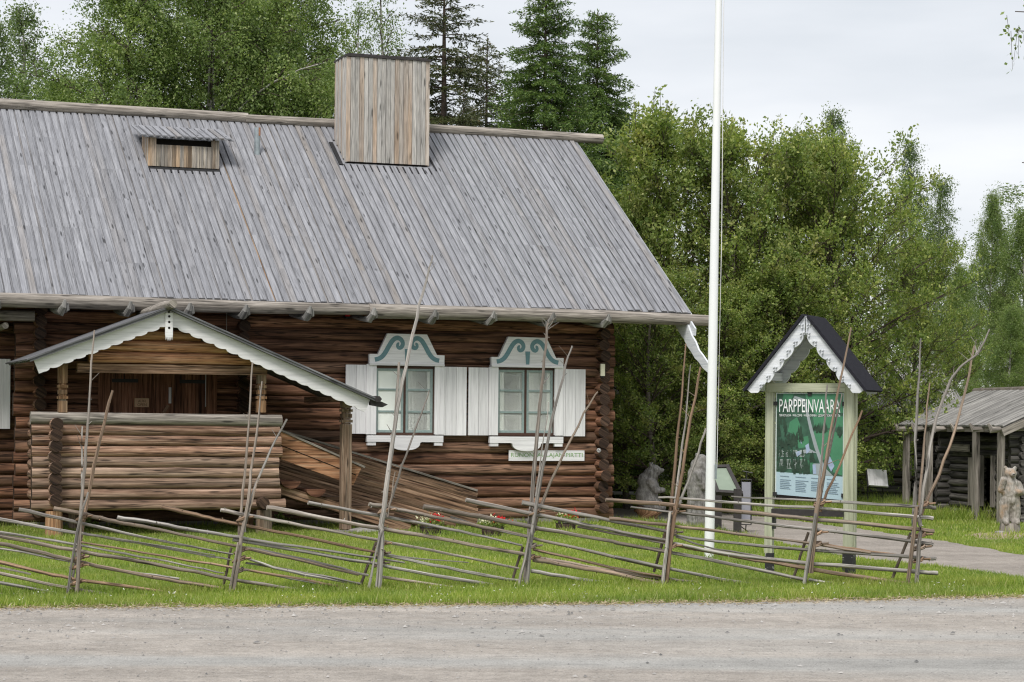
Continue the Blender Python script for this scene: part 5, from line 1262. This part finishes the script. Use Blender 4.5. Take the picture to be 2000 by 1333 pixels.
# ================================================================ CARVED BEARS
def blob_mesh(name, parts, mat, parent, vox=.018, smooth_it=4):
    """parts: (x,y,z, rx,ry,rz) ellipsoids or ('t', [(p, r)...]) tapering limbs; fused into one continuous carved surface"""
    import bmesh
    bm = bmesh.new()
    def ell(c, r):
        m = Matrix.Translation(Vector(c)) @ Matrix.Diagonal((*r, 1)); bmesh.ops.create_icosphere(bm, subdivisions=3, radius=1, matrix=m)
    for p in parts:
        if p[0] == 't':
            for (a, ra), (b_, rb) in zip(p[1][:-1], p[1][1:]):
                n = max(2, int(np.linalg.norm(np.array(b_)-np.array(a))/(min(ra, rb)*.4)))
                for i in range(n+1):
                    t = i/n; q = np.array(a)*(1-t)+np.array(b_)*t; r = ra*(1-t)+rb*t; ell(q, (r, r, r))
        else: ell(p[:3], p[3:6])
    me = bpy.data.meshes.new(name); bm.to_mesh(me); bm.free(); o = bpy.data.objects.new(name, me); COL.objects.link(o)
    md = o.modifiers.new('r', 'REMESH'); md.mode = 'VOXEL'; md.voxel_size = vox; sm = o.modifiers.new('s', 'SMOOTH'); sm.iterations = 2; sm.factor = .5
    tx = bpy.data.textures.new(name+'_carving', 'STUCCI'); tx.noise_scale = .05; dm = o.modifiers.new('d', 'DISPLACE'); dm.texture = tx; dm.strength = .014; dm.texture_coords = 'LOCAL'
    dg = bpy.context.evaluated_depsgraph_get(); dg.update(); m2 = bpy.data.meshes.new_from_object(o.evaluated_get(dg)); o.modifiers.clear(); o.data = m2
    m2.materials.clear(); m2.materials.append(mat); m2.polygons.foreach_set('use_smooth', [True]*len(m2.polygons)); o.parent = parent; return o
def bears():
    # 1: sitting bear facing right (local +x = forward)
    g = ground(1265, 1014); e = empty('bear_statue', (g[0], g[1], 0), -.25, 'grey carved wooden bear seated on a stump, snout pointing right, left of the fence stakes', 'statue')
    s = 1.0; z = .17
    parts = [(-.02, 0, z+.22, .20, .18, .26), (.0, 0, z+.42, .165, .16, .2), (-.05, 0, z+.50, .14, .14, .15), (.05, 0, z+.62, .13, .12, .12), (.10, 0, z+.70, .105, .095, .09),
             ('t', [((.15, 0, z+.695), .07), ((.235, 0, z+.685), .045), ((.255, 0, z+.69), .036)]), ('t', [((.12, 0, z+.65), .05), ((.20, 0, z+.635), .026)]),
             ('t', [((.055, .075, z+.78), .03), ((.05, .08, z+.815), .02)]), ('t', [((.055, -.075, z+.78), .03), ((.05, -.08, z+.815), .02)]),
             ('t', [((.06, -.13, z+.48), .075), ((.16, -.12, z+.33), .055), ((.25, -.07, z+.34), .05)]), ('t', [((.06, .13, z+.48), .075), ((.16, .12, z+.33), .055), ((.25, .07, z+.34), .05)]),
             (.08, -.13, z+.1, .17, .08, .12), (.08, .13, z+.1, .17, .08, .12), ('t', [((.16, -.12, z+.06), .06), ((.26, -.12, z+.03), .05)]), ('t', [((.16, .12, z+.06), .06), ((.26, .12, z+.03), .05)])]
    blob_mesh('bear_body', parts, M['beargrey'], e, .016)
    b = MB(); b.tube([(0, 0, -.05), (0, 0, .12), (.01, 0, .2)], [.25, .235, .225], 16, wob=.06); b.build('stump_base', M['dark'] if False else M['stump'], e, smooth=True)
    # 2: tall slim bear behind the flagpole, facing right
    g = ground(1361, 1031); e = empty('bear_statue', (g[0], g[1], 0), -.2, 'tall grey carved bear rising from a log, partly hidden by the flagpole', 'statue')
    parts = [('t', [((0, 0, .02), .175), ((0, 0, .4), .165), ((.01, 0, .7), .175), ((.0, 0, .86), .16)]), (.03, 0, 1.0, .145, .13, .13), (.06, 0, 1.10, .11, .1, .09), ('t', [((.1, 0, 1.09), .07), ((.2, 0, 1.06), .045)]),
             ('t', [((.0, -.08, 1.16), .03), ((-.01, -.085, 1.195), .02)]), ('t', [((.0, .08, 1.16), .03), ((-.01, .085, 1.195), .02)]),
             ('t', [((.05, -.15, .86), .07), ((.13, -.15, .66), .055), ((.17, -.08, .7), .045)]), ('t', [((.05, .15, .86), .07), ((.13, .15, .66), .055), ((.17, .08, .7), .045)])]
    blob_mesh('bear_body', parts, M['beargrey'], e, .016)
    # 3: standing pale bear at the right, facing the viewer (forward = local -y)
    g = ground(1972, 1040); e = empty('bear_statue', (g[0], g[1], 0), .12, 'pale tan carved bear standing upright with one paw raised at the far right', 'statue')
    z = .14
    parts = [('t', [((-.085, 0, z+.03), .075), ((-.09, 0, z+.18), .08), ((-.07, 0, z+.32), .1)]), ('t', [((.085, 0, z+.03), .075), ((.09, 0, z+.18), .085), ((.07, 0, z+.32), .1)]),
             (0, 0, z+.38, .155, .13, .13), (0, -.01, z+.5, .15, .13, .16), (0, 0, z+.62, .135, .12, .12), (0, 0, z+.72, .09, .085, .09), (0, -.02, z+.80, .10, .09, .082),
             ('t', [((0, -.08, z+.785), .05), ((0, -.14, z+.775), .034)]), ('t', [((-.072, 0, z+.862), .03), ((-.078, 0, z+.885), .03)]), ('t', [((.072, 0, z+.862), .03), ((.078, 0, z+.885), .03)]),
             ('t', [((-.12, 0, z+.62), .062), ((-.17, -.05, z+.53), .052), ((-.15, -.1, z+.66), .05), ((-.145, -.1, z+.69), .055)]), ('t', [((.12, 0, z+.62), .065), ((.18, -.04, z+.5), .056), ((.09, -.13, z+.5), .045), ((.06, -.135, z+.51), .045)]),
             ('t', [((-.085, -.05, z+.03), .06), ((-.09, -.11, z+.02), .045)]), ('t', [((.085, -.05, z+.03), .06), ((.09, -.11, z+.02), .045)])]
    blob_mesh('bear_body', parts, M['beartan'], e, .015)
    b = MB()
    for x, y, zz, r in ((-.03, -.095, z+.82, .009), (.03, -.095, z+.82, .009), (0, -.172, z+.78, .014)): b.lathe([(.001, -r), (r, -r*.4), (r, r*.4), (.001, r)], (x, y, zz), 8)
    b.build('eyes_and_nose', M['iron'], e)
    b = MB(); b.tube([(0, 0, -.05), (0, 0, .09), (0, 0, .145)], [.175, .165, .15], 14, wob=.05); b.build('log_base', M['greylog'], e, smooth=True)
    g = ground(1953, 1042); r = empty('field_stone', (g[0], g[1], 0), 0, 'small grey stone lying at the foot of the pale standing bear', 'stone')
    b = MB(); b.lathe([(.06, -.02), (.075, .015), (.05, .035), (.01, .042)], n=9, sx=1.3); b.build('stone', M['stone'], r)
bears()

# ================================================================ SMALL THINGS ON THE LAWN
def small_things():
    # sloping information desk
    g0 = ground(1402, 1036); g1 = ground(1440, 1050); c = (g0+g1)/2; e = empty('information_desk', (c[0], c[1], 0), 0, 'dark framed sloping information desk on two posts right of the flagpole', 'information desk')
    for g in (g0, g1):
        q = g-c; b = MB(); b.box(q[0]-.055, q[0]+.055, q[1]-.055, q[1]+.055, -.05, .72, axis=2); b.build('leg', M['dark'], e)
    Ym = c[1]; A = at(1384, 914, Ym+.25); B = at(1421, 913, Ym+.2); C_ = at(1447, 965, Ym-.25); D = at(1402, 962, Ym-.2)
    A, B, C_, D = [p-c for p in (A, B, C_, D)]; nn = nrm(np.cross(B-A, D-A)); nn = nn if nn[1] < 0 else -nn
    b = MB()
    for p, q in ((A, B), (B, C_), (C_, D), (D, A)): b.beam(p-nrm(q-p)*.03, q+nrm(q-p)*.03, .055, .07, up=nn)
    b.build('frame', M['dark'], e)
    b = MB(); k = len(b.v); b.v += [A+nn*.01, B+nn*.01, C_+nn*.01, D+nn*.01, A-nn*.02, B-nn*.02, C_-nn*.02, D-nn*.02]
    for f in ((0, 1, 2, 3), (7, 6, 5, 4), (0, 4, 5, 1), (1, 5, 6, 2), (2, 6, 7, 3), (3, 7, 4, 0)): b.face(f, [(0, 0)]*4, 0, 0)
    b.build('display_panel', plain('pale_green_panel', (.22, .27, .21), .4, .1, 4), e, fix=True)
    # free-standing sign rack
    g = ground(1457, 1040); e = empty('sign_stand', (g[0], g[1], 0), -.35, 'narrow metal sign stand with a grey panel right of the information desk', 'sign stand')
    b = MB()
    for p, q in (((-.08, 0, .12), (-.08, 0, .82)), ((.08, 0, .12), (.08, 0, .82)), ((-.08, 0, .12), (.08, 0, .12)), ((-.08, 0, .82), (.08, 0, .82)), ((.0, .0, .12), (-.02, .05, -.02)), ((-.1, .0, .1), (.04, .12, -.02)), ((-.06, 0, .95), (.1, 0, .92)), ((.0, 0, .82), (.0, 0, .94))): b.tube([p, q], .009, 6)
    b.build('frame', M['iron'], e)
    b = MB(); b.box(-.07, .07, -.012, .004, .2, .78, axis=2); b.build('panel', plain('grey_sign_panel', (.28, .28, .33), .5, .1, 5), e)
    # small white lectern by the barn
    g = ground(1712, 999); e = empty('lectern', (g[0], g[1], 0), .1, 'white topped lectern on black legs by grey logs right of the notice board', 'lectern')
    for x in (-.15, .15):
        b = MB(); b.tube([(x, .1, -.03), (x, .1, .55), (x+.02, .16, .76)], .022, 6); b.build('leg', M['iron'], e)
    b = MB(); b.beam((-.0, -.12, .49), (.04, .17, .80), .38, .035, up=(0, -.6, .6)); b.build('panel', M['white'], e)
    b = MB(); b.beam((-.0, -.12+.03, .49-.03), (.04, .17+.03, .80-.03), .42, .025, up=(0, -.6, .6)); b.build('backing', M['iron'], e)
    # white plank table and slatted bench behind the left bear
    g = ground(1238, 992); e = empty('picnic_table', (g[0], g[1], 0), .1, 'white plank table top on a concrete leg behind the left carved bear', 'table')
    for i in range(4):
        b = MB(); b.box(-.45, .8, -.3+i*.15, -.17+i*.15, .27, .31); b.build('plank', M['white'], e)
    for x in (-.05, .6):
        b = MB(); b.beam((x-.0, 0, .0), (x-.08, 0, .27), .2, .07, up=(1, 0, .3)); b.build('leg', M['stone'], e)
    g = ground(1290, 990); e = empty('garden_bench', (g[0], g[1], 0), -.5, 'white slatted garden bench with a curved back behind the left carved bear', 'bench')
    for i in range(6):
        b = MB(); a = i/5; b.box(-.35, .22, .12-.1*math.sin(a*2.6)+.02, .145-.1*math.sin(a*2.6)+.02, .36+a*.25, .392+a*.25); b.build('slat', M['white'], e)
    for i in range(4):
        b = MB(); b.box(-.35, .22, -.32+i*.1, -.25+i*.1, .30, .33); b.build('slat', M['white'], e)
    for x in (-.3, .17):
        b = MB(); b.tube([(x, -.3, 0), (x, -.28, .3), (x, .08, .3), (x, .08, .0)], .018, 6); b.tube([(x, .08, .3), (x, .12, .62)], .014, 6); b.build('bench_frame', M['white'], e)
    # flower barrels
    rng = np.random.default_rng(5)
    for i, (px, py, lab, fx) in enumerate(((841, 1047, 'leftmost of three half barrels of red and cream flowers by the wall', 1), (962, 1050, 'middle one of three half barrels of red and cream flowers by the wall', 1), (1105, 1037, 'half barrel with yellow green foliage and few flowers near the house corner', .6))):
        g = ground(px, py); e = empty('flower_barrel', (g[0], g[1], 0), i, lab, 'flower barrel', 'flower barrels along the house wall')
        b = MB()
        for k in range(14):
            a0, a1 = k*2*math.pi/14+.02, (k+1)*2*math.pi/14-.02; q = []
            for z, r in ((-.02, .135), (.09, .162), (.165, .16)): q.append((z, r))
            for (za, ra), (zb, rb) in zip(q[:-1], q[1:]):
                kk = len(b.v); b.v += [np.array([ra*math.cos(a0), ra*math.sin(a0), za]), np.array([ra*math.cos(a1), ra*math.sin(a1), za]), np.array([rb*math.cos(a1), rb*math.sin(a1), zb]), np.array([rb*math.cos(a0), rb*math.sin(a0), zb])]
                b.face((kk, kk+1, kk+2, kk+3), [(0, 0), (0, .1), (.1, .1), (.1, 0)], 0, k*.13 % 1)
        b.lathe([(.12, -.02), (.155, .09), (.152, .14)], n=14); b.build('barrel', M['barrel'], e)
        for z, r in ((.04, .153), (.13, .166)):
            b = MB(); b.lathe([(r, z-.009), (r+.003, z), (r, z+.009)], n=20); b.build('hoop', M['iron'], e)
        n = 420; a = rng.uniform(0, 6.28, n); r = .19*np.sqrt(rng.uniform(0, 1, n)); P = np.stack([r*np.cos(a), r*np.sin(a), .14+rng.uniform(0, .12, n)*(1-(r/.24)**2)], 1)
        quads_obj('foliage', leaves(P, rng.normal(0, 1, (n, 3))+np.array([0, 0, .5]), .045, .5, rng), M['grass'] if i == 2 else M['bushleaf'], e)
        side = np.array([math.cos(-i), math.sin(-i), 0])
        for nm, mt, off, cnt in (('red_flowers', 'red', .085, int(110*fx)), ('cream_flowers', 'cream', -.05, int(60*fx))):
            P = side*off+np.stack([rng.normal(0, .05 if mt == 'red' else .075, cnt), rng.normal(0, .06, cnt), .265+rng.normal(0, .028, cnt)], 1)
            quads_obj(nm, leaves(np.repeat(P, 3, 0), rng.normal(0, 1, (cnt*3, 3)), .027, .85, rng), M[mt], e)
    # leafy weeds under the porch
    for i, (px, py, lab) in enumerate(((412, 1020, 'leafy green weed under the porch left of the second stump'), (450, 1026, 'leafy weed growing right against the second porch stump'), (545, 1034, 'small weed between the porch stump and the stairs'), (160, 1042, 'low leafy weed beside the left porch stump'))):
        g = ground(px, py); e = empty('weed', (g[0], g[1]+.6, 0), i, lab, 'weed'); b = MB(); Ps, Ns = [], []
        for k in range(12):
            d = nrm(np.array([rng.normal(0, .5), rng.normal(0, .5), 1])); l = rng.uniform(.12, .3); b.tube([(0, 0, 0), d*l], [.004, .002], 4); m = 9; t = rng.uniform(.3, 1, (m, 1)); Ps.append(d*l*t+rng.normal(0, .03, (m, 3))); Ns.append(rng.normal(0, 1, (m, 3)))
        b.build('stem', M['grass'], e); quads_obj('leaves', leaves(np.concatenate(Ps), np.concatenate(Ns), .06, .7, rng), M['bushleaf'], e)
small_things()

# ================================================================ GRASS, STONES, CLOVER
def house_mask(x, y):
    d = np.stack([x, y], 1)-HF.o[:2]; lx = d@HF.X[:2]; ly = d@HF.Y[:2]
    return (lx < .25) & (ly > -.1)
def blades(n, y0, y1, h0, h1, w, seed, pathok=False, clumpy=0, narrow=None):
    rng = np.random.default_rng(seed); y = rng.uniform(y0, y1, n); x = rng.uniform(-1, 1, n)*(y*.245+1.2)
    k = ~house_mask(x, y) & ~in_poly(x, y, PP)
    ed = np.interp(x, RX, RY); k &= y > ed+.02+rng.exponential(.10, n); k &= ~(in_poly(x, y, BARE) & (rng.random(n) < .8))
    if narrow is not None: k &= narrow(x, y, ed, rng)
    x, y, ed = x[k], y[k], ed[k]; n = len(x)
    h = rng.uniform(h0, h1, n)*(1+clumpy*np.sin(x*3.1+np.sin(y*2.3)*2)*np.sin(y*4.1+x)) ; a = rng.uniform(0, 2*np.pi, n); l = h*rng.uniform(.1, .8, n)
    b0 = np.stack([x, y, np.zeros(n)], 1); wv = np.stack([np.cos(a), np.sin(a), np.zeros(n)], 1)*w*.5; la = rng.uniform(0, 2*np.pi, n)
    tip = b0+np.stack([np.cos(la)*l, np.sin(la)*l, h], 1)
    return np.stack([b0-wv, b0+wv, tip], 1)
def grass():
    fx = np.array([fat(p, 1100)[0] for p in FX]); fy = np.array([fdepth(p) for p in FX])
    V = [blades(250000, 17.5, 24, .025, .06, .010, 1, clumpy=.3), blades(210000, 23, 33, .025, .055, .013, 2, clumpy=.25), blades(140000, 32, 46, .03, .07, .02, 3, clumpy=.2),
         blades(340000, 17.5, 25, .04, .10, .011, 4, clumpy=.5, narrow=lambda x, y, e, r: (np.abs(y-np.interp(x, fx, fy)) < r.exponential(.16, len(x))+.05) | ((y < e+.55) & (r.random(len(x)) < .5))),
         blades(90000, 38, 44, .1, .3, .02, 7, clumpy=.3, narrow=lambda x, y, e, r: x > 2.5)]
    def stumps(x, y, e, r):
        m = np.zeros(len(x), bool)
        for p in (ground(105, 1057), ground(515, 1050), ground(1385, 1092), ground(1503, 1117), ground(1658, 1131), ground(842, 1048), ground(962, 1051), ground(1105, 1038), ground(675, 1040), ground(1402, 1036), ground(1440, 1050), ground(1265, 1016), ground(1361, 1033), ground(1972, 1043)):
            m |= np.hypot(x-p[0], y-p[1]) < .1+r.exponential(.12, len(x))
        m |= (np.abs((np.stack([x, y], 1)-HF.o[:2])@HF.Y[:2]+.2) < .15)
        return m
    V.append(blades(300000, 20, 40, .05, .15, .012, 9, narrow=stumps))
    o = quads_obj('grass', np.concatenate(V), M['grass'], k=3); tag(o, 'short green lawn grass, longer under the fence', None, kind='stuff')
    rng = np.random.default_rng(12); n = 6500; x = rng.uniform(-8, 8, n); y = np.interp(x, RX, RY)-rng.exponential(2.2, n)+.1; k = y > 12; x, y = x[k], y[k]; n = len(x)
    r = (.003+rng.exponential(.005, n)); r = np.minimum(r, .035); c = np.stack([x, y, .008+r*.3], 1)
    oc = np.array([[1, 0, 0], [0, 1, 0], [-1, 0, 0], [0, -1, 0], [0, 0, .8], [0, 0, -.8]], float); F_ = [(0, 1, 4), (1, 2, 4), (2, 3, 4), (3, 0, 4)]
    J = rng.uniform(.6, 1.3, (n, 6, 3)); th = rng.uniform(0, 6.28, n); ca, sa = np.cos(th)[:, None], np.sin(th)[:, None]; q = oc[None]*J
    X = q[..., 0]*ca-q[..., 1]*sa*.7; Y_ = q[..., 0]*sa+q[..., 1]*ca*.7; P = np.stack([X, Y_, q[..., 2]*.7], -1)*r[:, None, None]+c[:, None]
    t = NT('loose_stone'); g = t.n('ShaderNodeNewGeometry'); t.color(t.ramp(g.outputs['Random Per Island'], [(0, (.10, .10, .10)), (.4, (.26, .25, .24)), (1, (.46, .44, .42))])); t.rough(.9)
    tri = np.concatenate([P[:, f] for f in F_]).reshape(-1, 3, 3)
    # rebuild as connected little stones so each has one colour
    me = bpy.data.meshes.new('loose_stones'); base = np.arange(n)[:, None]*6
    faces = np.concatenate([base+np.array(f)[None] for f in F_]); me.from_pydata(P.reshape(-1, 3).tolist(), [], faces.tolist()); me.materials.append(t.m)
    o = bpy.data.objects.new('loose_stones', me); COL.objects.link(o); tag(o, 'loose stones and grit scattered on the gravel road', None, kind='stuff')
    # white clover heads and dry bits along the verge
    n = 300; x = rng.uniform(-7, 9, n); y = np.interp(x, RX, RY)+rng.uniform(.1, 1.6, n); x += .3*np.sin(x*5); P = np.stack([x, y, rng.uniform(.04, .085, n)], 1)
    quads = leaves(np.repeat(P, 3, 0), rng.normal(0, 1, (n*3, 3)), .011, .9, rng); o = quads_obj('clover_flowers', quads, M['clover']); tag(o, 'scattered white clover heads in the roadside grass', None, kind='stuff')
    n = 16000; x = rng.uniform(-8, 10, n); y = np.interp(x, RX, RY)+rng.normal(.0, .16, n); P = np.stack([x, y, rng.uniform(.006, .03, n)], 1)
    t = NT('dry_grass'); g = t.n('ShaderNodeNewGeometry'); t.color(t.ramp(g.outputs['Random Per Island'], [(0, (.20, .15, .09)), (.6, (.40, .32, .2)), (1, (.5, .43, .3))])); t.rough(.9)
    D = rng.normal(0, 1, (n, 3)); D[:, 2] *= .25; o = quads_obj('dry_grass_litter', leaves(P, D, .05, .12, rng), t.m); tag(o, 'dry straw litter along the edge of the road', None, kind='stuff')
grass()
